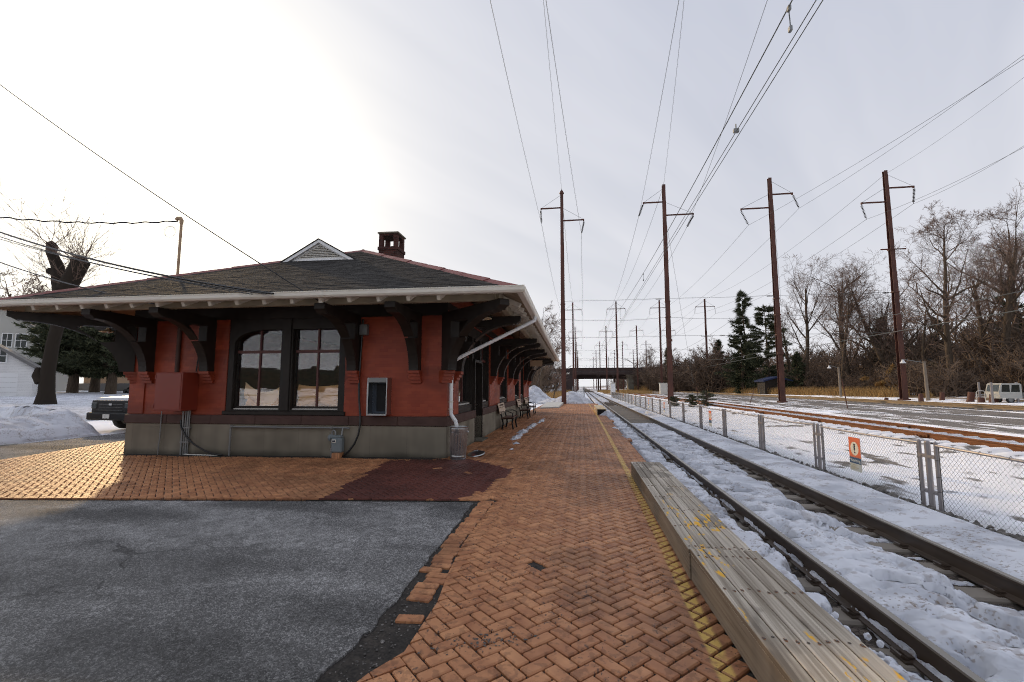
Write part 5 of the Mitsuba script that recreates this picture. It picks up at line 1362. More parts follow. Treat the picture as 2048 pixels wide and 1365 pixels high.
for i, (x, y, h) in enumerate(((22, 118, 11), (25.5, 112, 11.5), (19.5, 135, 13), (29.8, 122, 10), (44, 84, 12), (49, 78, 14), (52, 66, 15), (34, 96, 12))):
    tree(x, y, h, .25, 120 + i, ('bare tree crown above the right end of the overpass', 'bare rounded tree between overpass and small spruce', 'bare tree peeping over the right half of the overpass', 'bare tree close behind the small spruce', 'bare tree deep in the wood left of the rightmost pole', 'bare tree deep in the wood right of the rightmost pole', 'bare tree in the wood behind the white house', 'bare tree deep in the wood right of the ivy pair')[i], dens=1.1, spread=1.1, minr=.022, clear=.1)
for i, (x, y, h, lab) in enumerate(((-92, 60, 19, 'hazy bare tree at the far left edge behind the house'), (-103, 72, 21, 'hazy bare tree behind the house, right of the far left one'), (-80, 80, 14, 'bare tree low behind the left slope of the roof'))): tree(x, y, h, .35, 140 + i, lab, dens=1.1, minr=.04)

# pollarded tree on the left lawn
t = thing('pollard_tree', 'massive lopped tree with thick stubs and a spray of thin shoots on the left lawn', 'tree')
px_, py_ = -35.2, 25.6
tp = [(px_, py_, -.2), (px_, py_, .4), (px_ + .0, py_, 1.2), (px_ - .05, py_, 2.6), (px_ + .1, py_, 4.4), (px_ + .45, py_, 6.2), (px_ + .65, py_, 7.8), (px_ + .75, py_, 8.6)]
put('trunk', MB().tube(tp, [1.0, .60, .44, .38, .35, .35, .40, .36], 14), 'bark_dark', parent=t, smooth=60)
lm = MB()
lm.tube([(px_ + .55, py_, 7.8), (px_ + .1, py_, 8.8), (px_ - .25, py_ + .1, 9.8), (px_ - .75, py_, 10.8), (px_ - .85, py_, 11.5), (px_ - .75, py_, 11.6)], [.55, .42, .36, .30, .27, .1], 9)
lm.tube([(px_ - .15, py_, 9.3), (px_ - .6, py_ - .1, 9.5), (px_ - .8, py_, 9.45)], [.24, .24, .15], 8).tube([(px_ - .75, py_, 10.9), (px_ - .45, py_, 11.25), (px_ - .38, py_, 11.35)], [.2, .18, .05], 7)
lm.tube([(px_ + .75, py_, 8.2), (px_ + 1.3, py_, 9.2), (px_ + 1.75, py_, 10.1), (px_ + 1.9, py_, 10.35)], [.55, .50, .52, .2], 9).tube([(px_ + .7, py_, 8.7), (px_ + .95, py_, 9.5), (px_ + 1.35, py_, 9.75)], [.22, .18, .14], 7).tube([(px_ + 1.4, py_, 9.6), (px_ + 1.1, py_, 10.2), (px_ + 1.0, py_, 10.35)], [.25, .2, .1], 7)
lm.tube([(px_ - .25, py_ - .2, 1.9), (px_ - .5, py_ - .25, 2.4), (px_ - .52, py_ - .25, 2.9)], [.3, .3, .12], 8)
put('limbs', lm, 'bark_dark', parent=t, smooth=60, kind='stuff')
A, Q, ra = [], [], []
g = random.Random(5)
for bx_, bz_, n_ in ((px_ - .75, 11.3, 9), (px_ + 1.9, 10.2, 26), (px_ + 1.0, 10.2, 10), (px_ - .8, 9.4, 12), (px_ + .5, 8.6, 12), (px_ - .2, 7.2, 12), (px_ + 1.3, 8.4, 14)):
    for _ in range(n_):
        p = np.array([bx_ + g.gauss(0, .15), py_ + g.gauss(0, .2), bz_]); d = np.array([g.gauss(0, .75), g.gauss(0, .5), g.uniform(.1, 1.1)]); d /= np.linalg.norm(d); L = g.uniform(1.6, 4.4); r = .02
        for s in range(5):
            q = p + d * L / 5; A.append(p); Q.append(q); ra.append((r, r * .8))
            for _k in range(2):
                e = d + np.array([g.gauss(0, .6), g.gauss(0, .6), g.gauss(.1, .4)]); A.append(q); Q.append(q + e / np.linalg.norm(e) * L * g.uniform(.1, .28)); ra.append((.011, .008))
            p = q; r *= .8; d = d + np.array([g.gauss(0, .12), g.gauss(0, .12), .09]); d /= np.linalg.norm(d)
ra = np.array(ra); v, f = segs(np.array(A), np.array(Q), ra[:, 0], ra[:, 1], 3)
put('shoots', MB().add(v, f, (.5, 0)), 'twig', parent=t, kind='stuff')


# ---------------------------------------------------------------- evergreens: sprays of needles along drooping branches
def sprays(P, D, L, W, n, seed, droop=.3):
    g = np.random.default_rng(seed); k = len(P); i = g.integers(0, k, n); t = g.random(n)[:, None]
    c = P[i] + D[i] * t; d = g.normal(0, 1, (n, 3)); d[:, 2] -= droop; d = .8 * D[i] / np.linalg.norm(D[i], axis=1, keepdims=True) + .7 * d / np.linalg.norm(d, axis=1, keepdims=True); d /= np.linalg.norm(d, axis=1, keepdims=True)
    s = np.cross(d, g.normal(0, 1, (n, 3))); s /= np.linalg.norm(s, axis=1, keepdims=True)
    ln = (L * g.uniform(.6, 1.3, n))[:, None]; w = (W * g.uniform(.6, 1.3, n))[:, None]
    v = np.stack([c - s * w, c + s * w, c + d * ln + s * w * .15], 1).reshape(-1, 3)
    return v, np.arange(3 * n).reshape(-1, 3), np.column_stack([np.repeat(np.clip(g.normal(.45, .25, n), 0, 1), 3), np.zeros(3 * n)])


def evergreen(x, y, h, rad, seed, label, nb=90, n=9000, shape='cone', name='evergreen_tree', L=.55, W=.06, bare=.08, zb=None, trunk=.22, mat_='needle', cat='tree'):
    g = random.Random(seed); zb = float(gz(x)) if zb is None else zb; t = thing(name, label, cat)
    put('trunk', MB().tube([(x, y, zb - .2), (x + .1, y, zb + h * .5), (x, y, zb + h * .97)], [trunk * 1.3, trunk * .7, .03], 8), 'bark', parent=t, smooth=60)
    P, D, bl = [], [], MB()
    for i in range(nb):
        u = bare + (1 - bare) * (i + g.random()) / nb; z = zb + h * u
        r = rad * {'cone': (1.03 - u) ** .85 * (g.uniform(.5, 1.45) if nb == 84 else 1), 'oval': math.sqrt(max(.02, 1 - (2 * (u - bare) / (1 - bare) - 1) ** 2)) ** .8, 'column': .45 + .6 * math.sin(math.pi * min(1, u * 1.05)) ** .6}[shape] * g.uniform(.55, 1.2)
        a = g.uniform(0, 6.283); e = np.array([math.cos(a) * r, math.sin(a) * r, r * g.uniform(-.15, .35)]); o = np.array([x, y, z])
        P += [o + e * .25, o + e * .6]; D += [e * .45, e * .5]; bl.tube([o, o + e * .5, o + e], [.05, .03, .008], 4)
    put('branches', bl, 'bark', parent=t, kind='stuff')
    v, f, uv = sprays(np.array(P), np.array(D), L, W, n, seed); put('crown', MB().add(v, f, uv), mat_, parent=t, kind='stuff')
    return t


evergreen(28.5, 85, 18.0, 3.6, 201, 'tall ragged pine with ivy covered trunk, left of the third near pole', 84, 11000, 'cone', L=.8, W=.06, bare=.10)
evergreen(30.2, 80, 14.2, 3.0, 202, 'dark ivy clad evergreen column right beside the tall ragged pine', 100, 13000, 'column', L=.6, W=.07, bare=.03)
evergreen(27.6, 84, 10, 2.2, 203, 'ivy covered trunk mass at the foot of the tall ragged pine', 90, 9000, 'column', L=.5, W=.09, bare=.02)
evergreen(31.2, 110, 11.4, 2.3, 204, 'small pointed spruce left of the ivy covered pair', 90, 8000, 'cone', L=.7, W=.09)
evergreen(32.0, 74, 6.0, 2.0, 205, 'low yellowish green cedar at the foot of the slender bare tree', 80, 9000, 'cone', L=.4, W=.06, bare=.02)
evergreen(51.8, 75, 9.6, 2.2, 206, 'dark spruce tip between the rightmost pole and the tall narrow tree', 70, 6000, 'cone', L=.6, W=.09)
evergreen(48.5, 82, 11, 2.6, 207, 'dark spruce right behind the rightmost near pole', 70, 6000, 'cone', L=.6, W=.09)
evergreen(22.6, 124, 11.0, 1.8, 208, 'dark slim evergreen above the right end of the overpass', 60, 5000, 'cone', L=.7, W=.1)
evergreen(57, 70, 13, 3, 209, 'dark evergreen behind the bare trees at the right edge', 80, 7000, 'cone', L=.6, W=.09)
for x, y, h, r, s, lab in ((-56, 43.2, 9.4, 3.9, 211, 'big dark dense evergreen behind the left eave, left of a pair'), (-50.8, 43, 9.2, 4.3, 212, 'big dark dense evergreen behind the left eave, right of a pair'), (-57.2, 46.5, 8.5, 3.4, 213, 'dark evergreen half hidden behind the lopped tree trunk')):
    evergreen(x, y, h, r * 1.15, s, lab, 200, 34000, 'oval', L=.5, W=.085, bare=.24, trunk=.42)
# small dark shrubs beside the second near pole
for i, (x, y, r, lab) in enumerate(((9.15, 35.6, .55, 'dark prickly shrub in the snow right of the second near pole'), (8.55, 37.6, .45, 'dark shrub close to the foot of the second near pole'), (7.6, 39.5, .45, 'small dark shrub just left of the second near pole'))):
    evergreen(x, y, 1.15 - .2 * i, r, 220 + i, lab, 40, 1800, 'oval', name='shrub', L=.16, W=.02, bare=.0, trunk=.03, cat='shrub')

# ---------------------------------------------------------------- thickets, scrub, dead grass
def bush(seed, n=10):
    g = random.Random(seed); A, Q, r = [], [], []
    for _ in range(n):
        p = np.array([g.gauss(0, .12), g.gauss(0, .12), -.05]); d = np.array([g.gauss(0, .38), g.gauss(0, .38), 1.0]); d /= np.linalg.norm(d); L = g.uniform(.55, 1.0); rr = .022
        for s in range(5):
            q = p + d * L / 5; A.append(p); Q.append(q); r.append((rr, rr * .8)); rr *= .8
            for _k in range(3):
                e = d + np.array([g.gauss(0, .7), g.gauss(0, .7), g.gauss(.05, .4)]); e /= np.linalg.norm(e); l = L * g.uniform(.12, .32); A.append(q); Q.append(q + e * l); r.append((.009, .006))
                e2 = e + np.array([g.gauss(0, .6), g.gauss(0, .6), g.gauss(0, .4)]); A.append(q + e * l * .6); Q.append(q + e * l * .6 + e2 / np.linalg.norm(e2) * l * .7); r.append((.007, .005))
            p = q; d = d + np.array([g.gauss(0, .2), g.gauss(0, .2), .03]); d /= np.linalg.norm(d)
    r = np.array(r); return segs(np.array(A), np.array(Q), r[:, 0], r[:, 1], 3)


BS = [bush(300 + i) for i in range(6)]


def thicket(spots, label, name='thicket', m='thicket', tone=(.2, .7)):
    mb = MB()
    for x, y, h in spots:
        v, f = BS[R.randrange(6)]; w = h * R.uniform(.75, 1.3)
        mb.add(v * [w, w, h] @ rot(0, 0, R.uniform(0, 6.3)).T + [x, y, float(gz(x)) - .05], f, (R.uniform(*tone), 0))
    return put(name, mb, m, label=label, kind='stuff', cat='undergrowth')


sp = []
for _ in range(330):
    y = 46 + 85 * R.random(); x = np.interp(y, [46, 60, 80, 100, 135], [31.5, 33, 30.5, 28, 24]) + abs(R.gauss(0, 7)) + .5
    sp.append((x, y, R.uniform(1.6, 4.2)))
for _ in range(150):
    y = 44 + 40 * R.random(); sp.append((np.interp(y, [44, 84], [38, 44]) + R.uniform(0, 26), y, R.uniform(3.5, 7.5)))
thicket(sp, 'tangle of brown winter undergrowth on the bank beyond the far track')
sp = []
for _ in range(200):
    y = 95 + 75 * R.random(); x = np.interp(y, [95, 130, 165], [25, 21.5, 21]) + abs(R.gauss(0, 5)); sp.append((x, y, R.uniform(3, 8.5)))
thicket(sp, 'dense bare scrub right of the overpass')
sp = [(R.uniform(-16, -5.2) - .02 * y, y, R.uniform(2.5, 8)) for y in np.random.default_rng(3).uniform(85, 165, 110)]
thicket(sp, 'bare scrub along the left side of the line before the overpass')
sp = [(R.uniform(20, 160), R.uniform(180, 330), R.uniform(6, 13)) for _ in range(130)] + [(R.uniform(-150, -9), R.uniform(180, 330), R.uniform(7, 14)) for _ in range(140)]
thicket(sp, 'far winter woods behind the overpass', name='far_woods')
sp = [(R.uniform(55, 120), R.uniform(15, 130), R.uniform(5, 10)) for _ in range(170)]
thicket(sp, 'bare woods on the rise behind the right hand houses', name='far_woods')
sp = [(R.uniform(-190, -95), R.uniform(40, 170), R.uniform(6, 12)) for _ in range(90)] + [(R.uniform(-80, -45), R.uniform(72, 130), R.uniform(4, 8)) for _ in range(50)]
thicket(sp, 'bare trees on the skyline left of the station', name='far_woods')


def grassy(spots, label, hh=(.5, 1.1), n=26):
    g = np.random.default_rng(7); P, Q = [], []
    for x, y in spots:
        b = np.column_stack([x + g.normal(0, .35, n), y + g.normal(0, .5, n), np.full(n, 0.0)]); b[:, 2] = gz(b[:, 0]) - .03
        d = np.column_stack([g.normal(0, .28, n), g.normal(0, .28, n), np.ones(n)]) * g.uniform(*hh, n)[:, None]; P.append(b); Q.append(b + d)
    P, Q = np.vstack(P), np.vstack(Q); k = len(P); s = g.normal(0, 1, (k, 3)); s[:, 2] = 0; s /= np.linalg.norm(s, axis=1, keepdims=True); s *= .022
    v = np.stack([P - s, P + s, Q], 1).reshape(-1, 3)
    put('dead_grass', MB().add(v, np.arange(3 * k).reshape(-1, 3), np.column_stack([np.repeat(g.random(k), 3), np.zeros(3 * k)])), 'grass', label=label, kind='stuff', cat='grass')


grassy([(np.interp(y, [48, 60, 80, 130], [30.2, 29.4, 27.6, 26.2]) + abs(R.gauss(0, .9)), y) for y in np.random.default_rng(2).uniform(50, 140, 620)], 'band of golden dead grass along the foot of the wooded bank', (.5, 1.25))
grassy([(R.uniform(5.8, 15.5), y) for y in np.random.default_rng(4).uniform(92, 160, 420)], 'orange dead grass between the tracks before the overpass', (.4, .9))
grassy([(R.uniform(-5.6, -2.6), y) for y in np.random.default_rng(5).uniform(58, 130, 260)], 'orange dead grass left of the line behind the snow heap', (.5, 1.2))
grassy([(R.uniform(19, 25.5), y) for y in np.random.default_rng(6).uniform(140, 185, 260)], 'golden grass under the right span of the overpass', (.6, 2.2))

# ---------------------------------------------------------------- snow heaps and strips
def heap(cx, cy, rx, ry, h, label, seed, z0=-.03, name='snow_heap', pw=1.2, n=56, rough=.25, m='snow'):
    if name == 'snow_strip': n = 64
    a = np.linspace(-1, 1, n); gx, gy = np.meshgrid(a, a); d = np.sqrt(gx ** 2 + gy ** 2)
    prof = np.clip(1 - d ** pw * (0.85 + .5 * (fb(gx, gy, .5, 3, seed) - .2)), -.15, 1)
    z = h * prof * (1 + rough * 1.6 * (fb(gx, gy, .28, 4, seed + 1) - .5)) + .10 * h * (fb(gx, gy, .07, 3, seed + 2) - .5)
    if name == 'snow_strip': z = z + h * 2.2 * (fb(cx + gx * rx, cy + gy * ry, .16, 4, seed + 4) - .56) - .01
    z = np.where(d > .99, -.2, z)
    gx2, gy2 = cx + gx * rx, cy + gy * ry
    v = np.stack([gx2, gy2, z0 + z], -1).reshape(-1, 3); i, j = np.meshgrid(np.arange(n - 1), np.arange(n - 1), indexing='ij'); b = (i * n + j).ravel()
    put(name, MB().add(v, np.stack([b, b + 1, b + n + 1, b + n], -1)), m, label=label, cat='snow heap', smooth=True)


heap(-5.35, 52, 2.5, 3.2, 1.75, 'dirty plowed snow heap in front of the white vehicle', 61); heap(-.95, 46.6, 2.2, 2.2, 1.15, 'bluish snow heap ending the brick platform', 65, pw=1.5); heap(-3.0, 48.5, 1.6, 2, .5, 'low crumbly snow ridge between the two heaps', 69)
heap(1.42, 27.0, .42, .55, .30, 'small snow lump at the end of the far wooden step', 72, z0=-.05)
for i, (x, y, rx, ry, h) in enumerate(((-2.06, 14.6, .16, 1.0, .07), (-2.10, 16.6, .2, 1.2, .09), (-2.02, 19.0, .17, 1.6, .08), (-1.88, 22.0, .15, 1.7, .07), (-1.86, 13.2, .14, .25, .07))):
    heap(x, y, rx, ry, h, ('strip of dripped snow on the bricks, second from the camera', 'strip of dripped snow on the bricks, middle of the row', 'strip of dripped snow on the bricks, second farthest', 'strip of dripped snow on the bricks, farthest along the eave line', 'nearest lump of the dripped snow row on the bricks')[i], 80 + i, z0=-.005, name='snow_strip', rough=.7, n=40)
heap(-1.80, 12.0, .09, .12, .05, 'small snow lump alone on the bricks before the snow strip', 91, z0=0, name='snow_strip', n=20); heap(1.45, 15.6, .22, .5, .10, 'snow patch on the broken platform edge', 92, z0=-.03, name='snow_strip', n=30); heap(1.30, 18.6, .15, .35, .07, 'farther snow patch on the broken platform edge', 93, z0=-.02, name='snow_strip', n=30)
# plowed bank and lawn along the road on the left
lx, ly = np.concatenate([np.arange(-17.2, -23, -.11), np.arange(-23, -60, -.7)])[::-1], np.concatenate([np.arange(4, 24, .16), np.arange(24, 60, .8)])
gx, gy = np.meshgrid(lx, ly)
e = -17.35 + .25 * (fb(0 * gy, gy, 1.2, 3, 95) - .5) - 5.6 * sm(14.4, 16.2, gy) + 3.2 * sm(23, 27, gy)
dd = e - gx
z = gz(gx) + .05 + np.where(dd > 0, (.62 * np.exp(-((dd - 1.7) / 1.15) ** 2) * (.7 + .6 * ns(gx, gy, 2.4, 96)) * sm(21, 15, gy) + .10) * sm(0, .5, dd), -.3) + .24 * (fb(gx, gy, .6, 4, 97) - .5) * sm(0, .6, dd) * (1 - .6 * sm(3, 8, dd)) + .10 * (fb(gx, gy, .2, 3, 98) - .5) * (dd < 5)
put('snow_cover', MB().grid(lx, ly, z), 'snow', kind='structure', label='plowed snow bank and snowy lawn left of the road', smooth=True)
put('grass_ring', MB().lathe([(2.3, .16), (1.6, .26), (0, .3)], (px_, py_, 0.10), 24), 'foliage_far', label='ring of bare ground round the lopped tree trunk', kind='structure')

# ---------------------------------------------------------------- houses, sheds, boxes
def house(name, label, x, y, w, d, hw, hr, wm, rm, wins, az=0.0, zb=None, cat='house', gam=False, door=None):
    zb = float(gz(x)) if zb is None else zb; M = mat(rot(0, 0, az), (x, y, zb)); k = thing(name, label, cat)
    put('wall', MB(M).bb((-w / 2, -d / 2, -.3), (w / 2, d / 2, hw)), wm, parent=k)
    o = .35
    rp = [(-w / 2 - o, hw - .1), (-w * .34, hw + hr * .62), (0, hw + hr), (w * .34, hw + hr * .62), (w / 2 + o, hw - .1)] if gam else [(-w / 2 - o, hw - .12), (0, hw + hr), (w / 2 + o, hw - .12)]
    under = [(a * .97, b - .22) for a, b in rp[::-1]]
    put('roof', MB(M).prism(rp + under, d + .8, R3=XZ, at=(0, d / 2 + .4, 0)), rm, parent=k)
    put('gable', MB(M).prism([(-w / 2, hw - .02), (w / 2, hw - .02)] + [(a * .93, b - .2) for a, b in rp[1:-1][::-1]], d - .1, R3=XZ, at=(0, d / 2 - .05, 0)), wm, parent=k)
    for (wx, wz, ww, wh) in wins:
        f = put('window', MB(M).bb((wx - ww / 2 - .08, -d / 2 - .05, wz - .08), (wx + ww / 2 + .08, -d / 2 - .002, wz + wh + .08)), 'white', parent=k)
        put('pane', MB(M).bb((wx - ww / 2, -d / 2 - .058, wz), (wx + ww / 2, -d / 2 - .051, wz + wh)), 'carglass', parent=f); put('muntin', MB(M).bb((wx - .025, -d / 2 - .07, wz), (wx + .025, -d / 2 - .0585, wz + wh)).bb((wx - ww / 2, -d / 2 - .072, wz + wh / 2 - .025), (wx + ww / 2, -d / 2 - .0705, wz + wh / 2 + .025)), 'white', parent=f)
    if door:
        for i in range(5): put('door_panel', MB(M).bb((door[0] - door[1] / 2, -d / 2 - .04, .02 + i * door[2] / 5), (door[0] + door[1] / 2, -d / 2 - .01, (i + .93) * door[2] / 5)), 'white', parent=k)
    return k


house('house', 'grey three storey house with white windows at the far left edge', -70, 46.5, 9, 9, 6.9, 3.6, 'slab', 'roof_grey', [(-2.5, 5.2, .8, 1.5), (-1.4, 5.2, .8, 1.5), (1.4, 5.2, .8, 1.5), (2.6, 5.2, .9, 1.5), (-2, 2.4, .9, 1.6), (2, 2.4, .9, 1.6)], az=.62)
house('garage', 'white sided garage with roller door beside the lopped tree', -52.2, 32.8, 7, 6, 2.7, 2.6, 'siding', 'roof_grey', [(1.4, 3.0, .75, 1.05)], az=.86, door=(-.2, 5.6, 2.1))
house('house', 'brown roofed house with white window glimpsed through the left bracket', -70, 62, 9, 8, 6.0, 3.6, 'tan', 'roof_grey', [(0, 6.3, 1.6, 1.3), (-2, 3, 1, 1.5), (2, 3, 1, 1.5)], az=.7)
house('house', 'pale yellow house half hidden by brush behind the rightmost near pole', 42.6, 64.5, 5.0, 6, 3.0, 1.4, 'pale_yellow', 'roof_grey', [(-.6, 1.9, .5, .7)], az=-.5, zb=.75)
house('house', 'white sided house behind trees at the right edge', 51.5, 62, 8, 8, 4.2, 2.6, 'siding', 'roof_grey', [(-1.9, 1.3, .8, 1.3), (1.6, 1.3, .8, 1.3)], az=-.55, zb=.9)
house('white_building', 'plain white building behind the small bare tree, left of the track', -8.0, 118, 7, 10, 5.2, .8, 'siding', 'roof_grey', [(2.0, 1.4, .9, 1.2)], zb=0, cat='building')
house('shed', 'dark shed with blue sheeting along its roof edge, beside the third near pole', 29.4, 76, 3.6, 3, 2.1, .5, 'timber', 'blue', [], zb=.6, cat='shed')
k = thing('signal_cabinet', 'white signal cabinet behind the fence, left of the overpass pier', 'cabinet'); put('body', MB().chbox((6.2, 92, 1.2), (.95, .8, 2.2), .03), 'off_white', parent=k); put('hood', MB().chbox((6.2, 92, 2.35), (1.1, .95, .1), .02), 'off_white', parent=k); put('door', MB().bb((5.8, 91.58, .3), (6.6, 91.598, 2.2)), 'white', parent=k)
k = thing('signal_cabinet', 'white ribbed signal cabinet in the snow right of the overpass pier', 'cabinet'); put('body', MB().chbox((14.4, 84, 1.25), (1.3, 1.1, 1.9), .03), 'off_white', parent=k); put('hood', MB().chbox((14.4, 84, 2.24), (1.45, 1.25, .1), .02), 'off_white', parent=k); put('rib', MB().bb((13.74, 83.42, 1.2), (15.06, 83.448, 1.26)), 'white', parent=k)
k = thing('tarpaulin', 'blue tarpaulin on the slope under the right span of the overpass', 'tarpaulin')
tx = np.linspace(21, 23.6, 9); ty = np.linspace(158, 161, 7); gx, gy = np.meshgrid(tx, ty)
put('sheet', MB().grid(tx, ty, .6 + .9 * (gy - 158) / 3 + .5 * fb(gx, gy, .8, 3, 3)), 'blue', parent=k, smooth=True)

# gate at the platform end, concrete slab
k = thing('platform_gate', 'low grey gate between two posts closing the far platform end', 'gate')
for x in (-1.0, .35): put('post', MB().chbox((x, 56, .75), (.14, .14, 1.8), .01), 'grey_metal', parent=k)
for i in range(9): put('bar', MB().bb((-.9 + i * .135, 55.97, .1), (-.86 + i * .135, 56.0, 1.0)), 'grey_metal', parent=k)
put('rail', MB().bb((-.93, 55.96, 1.0), (.28, 56.02, 1.06)), 'grey_metal', parent=k); put('rail', MB().bb((-.93, 55.96, .06), (.28, 56.02, .10)), 'grey_metal', parent=k)
k = thing('concrete_slab', 'pale grey concrete slab lying on the bricks past the benches', 'slab'); put('slab', MB().add([(-3.05, 34.2, 0), (-1.72, 35.4, 0), (-1.65, 43, 0), (-3.2, 43, 0), (-3.05, 34.2, .09), (-1.72, 35.4, .09), (-1.65, 43, .2), (-3.2, 43, .2)], [[0, 3, 2, 1], [4, 5, 6, 7], [0, 1, 5, 4], [1, 2, 6, 5], [2, 3, 7, 6], [3, 0, 4, 7]]), 'slab', parent=k)

# pole lamps, stakes, stumps on the far side
def lamp_post(x, y, h, lx, label):
    z = float(gz(x)); k = thing('lamp_post', label, 'lamp post'); put('pole', MB().tube([(x, y, z - .3), (x - .05, y, z + h)], [.14, .10], 10), 'wood_pole', parent=k, smooth=50)
    put('arm', MB().tube([(x - .05, y, z + h - .1), (lx + .15, y, z + h + .15), (lx, y, z + h + .1)], .025, 6), 'grey_metal', parent=k); put('lamp', MB().lathe([(0, .28), (.08, .27), (.10, .15), (.22, .0), (.20, -.02), (0, -.04)], (lx, y, z + h - .12), 14), 'white', parent=k, smooth=40)


lamp_post(27.9, 42, 3.2, 26.3, 'weathered wooden lamp post with white lamp right of the rightmost near pole'); lamp_post(28.6, 56, 3.3, 27.6, 'weathered wooden lamp post with white lamp between the third and rightmost near poles')
for x, y, l, tilt, lab in ((17.0, 32.6, 1.9, -.12, 'thin dark stake leaning left in the yard, between the third and rightmost near poles'), (14.6, 43, 1.2, .35, 'short dark stake leaning right, left of the third near pole'), (9.3, 38.5, 1.5, -.1, 'thin stake standing by the shrubs near the second near pole')):
    put('stake', MB().tube([(x, y, float(gz(x)) - .1), (x + l * math.sin(tilt), y, float(gz(x)) + l * math.cos(tilt))], .028, 6), 'pole', label=lab, cat='stake')
for i, (x, y, h, r, lab) in enumerate(((26.4, 40.5, .62, .17, 'upright rusty stump left of the wooden lamp post'), (28.9, 42, .62, .17, 'upright rusty stump right of the wooden lamp post'), (28.4, 38.6, .70, .22, 'stump leaning slightly in the middle of the row'), (28.2, 37.4, .32, .2, 'lowest stump lying in the snow'), (28.6, 36.9, .78, .25, 'thickest leaning stump nearest the pale truck'), (25.4, 43, .3, .15, 'small stump beside the rightmost near pole'))):
    z = float(gz(x)); k = num('stump'); pr = [(r * 1.15, -.1), (r, h * .2), (r * .95, h), (r * .7, h + .02), (0, h + .02)]
    put('stump', MB().lathe([(a, b) for a, b in pr], (x, y, z), 11, R3=rot(.12 * (i % 3 - 1), .1, 0)), 'pole', key=k, label=lab, cat='stump', smooth=40)
k = num('dry_bush'); v, f, uv = sprays(np.array([(28.9, 43.4, .9)] * 6) + rng.normal(0, .12, (6, 3)), rng.normal(0, .3, (6, 3)) + [0, 0, .1], .3, .015, 900, 4); put('dry_bush', MB().add(v, f, uv), 'grass', key=k, label='round ball of dry weeds behind the stumps', cat='bush')
k = num('orange_bush'); v, f, uv = sprays(np.array([(33.5, 56, 1.6)] * 14) + rng.normal(0, .7, (14, 3)) * [1, 1, .9], rng.normal(0, .6, (14, 3)) + [0, 0, .2], .4, .035, 2600, 5); put('orange_bush', MB().add(v, f, uv), 'grass', key=k, label='bush with orange brown leaves left of the rightmost near pole', cat='bush')


# ---------------------------------------------------------------- vehicles
def wheel(M, x, y, r, w, par):
    k = put('wheel', MB(M).lathe([(r * .62, -w / 2), (r * .92, -w / 2), (r, -w * .32), (r, w * .32), (r * .92, w / 2), (r * .62, w / 2)], (x, y, r), 20, R3=rot(math.pi / 2, 0, 0)), 'tyre', parent=par, smooth=40)
    put('rim', MB(M).lathe([(0, -w * .40), (r * .3, -w * .42), (r * .55, -w * .30), (r * .63, -w * .45), (r * .63, w * .45), (r * .55, w * .3), (r * .3, w * .42), (0, w * .4)], (x, y, r), 20, R3=rot(math.pi / 2, 0, 0)), 'grey_metal', parent=k, smooth=40)


def vehicle(name, label, cat, M, prof, W, cabin, body, wb, r, tumble=.12, glassz=None, extras=None):
    """profile in (x forward, z) extruded over the width; cabin: upper outline with inward lean"""
    k = thing(name, label, cat)
    p = Polygon(prof)
    for wx in wb: p = p - shapely.Point(wx, r).buffer(r * 1.18)
    p = p.buffer(-.03).buffer(.03)
    n = 5; ys = [-W / 2, -W / 2 + .05, 0, W / 2 - .05, W / 2]
    put('body', MB(M).prism(p, W - .10, R3=XZ, at=(0, W / 2 - .05, 0)).prism(p.buffer(-.035), W, R3=XZ, at=(0, W / 2, 0)), body, parent=k, smooth=30)
    c = np.array(cabin); m = len(c); zt = c[:, 1]; lo, hi = zt.min(), zt.max()
    lean = lambda z: W / 2 - .04 - tumble * (z - lo) / (hi - lo)
    v = np.vstack([np.column_stack([c[:, 0], [lean(z) for z in zt], zt]), np.column_stack([c[:, 0], [-lean(z) for z in zt], zt])]); q = [[i, (i + 1) % m, (i + 1) % m + m, i + m] for i in range(m)]
    tri = trimesh.creation.triangulate_polygon(Polygon(c), engine='earcut')[1]
    put('cabin', MB(M).add(v, q).add(v[:m], tri).add(v[m:], tri[:, ::-1]), body, parent=k, smooth=25)
    for s in (1, -1):
        for wx in wb: wheel(M, wx, s * (W / 2 - .13), r, .24, k)
    gl = glassz or []
    for poly in gl:
        for s in (1, -1):
            a = np.array([(x, s * (lean(z) + .006), z) for x, z in poly]); put('side_window', MB(M).add(a, [[0, i, i + 1] for i in range(1, len(a) - 1)]), 'carglass', parent=k)
    return k


def slabw(M, pts, m, name, par): a = np.array(pts, float); return put(name, MB(M).add(a, [[0, i, i + 1] for i in range(1, len(a) - 1)]), m, parent=par)


PM = mat(rot(0, 0, math.radians(-98)) * 1.12, (-17.75 + 3.25 * .139, 15.1 + 3.25 * .990, -.085))
k = vehicle('pickup_truck', 'silver pickup truck with dark grille parked behind the left corner of the station', 'pickup truck', PM, [(2.85, .45), (2.85, 1.02), (2.74, 1.14), (1.1, 1.24), (-2.8, 1.20), (-2.8, .5), (-2.4, .38), (2.6, .38)], 1.98, [(1.25, 1.14), (.55, 1.82), (-.95, 1.86), (-1.25, 1.14)], 'carbody', (1.85, -1.75), .40, .16, [[(.98, 1.2), (.5, 1.74), (-.15, 1.76), (-.15, 1.2)], [(-.25, 1.2), (-.25, 1.76), (-.9, 1.77), (-1.08, 1.2)]])
slabw(PM, [(1.20, .80, 1.2), (1.20, -.80, 1.2), (.62, -.74, 1.77), (.62, .74, 1.77)], 'carglass', 'windscreen', k)
g_ = put('grille', MB(PM).chbox((2.86, 0, .84), (.10, 1.9, .44), .03), 'black', parent=k)
for z in (.72, .82, .92): put('grille_bar', MB(PM).chbox((2.915, 0, z), (.02, 1.15, .03), .006), 'carblack', parent=g_)
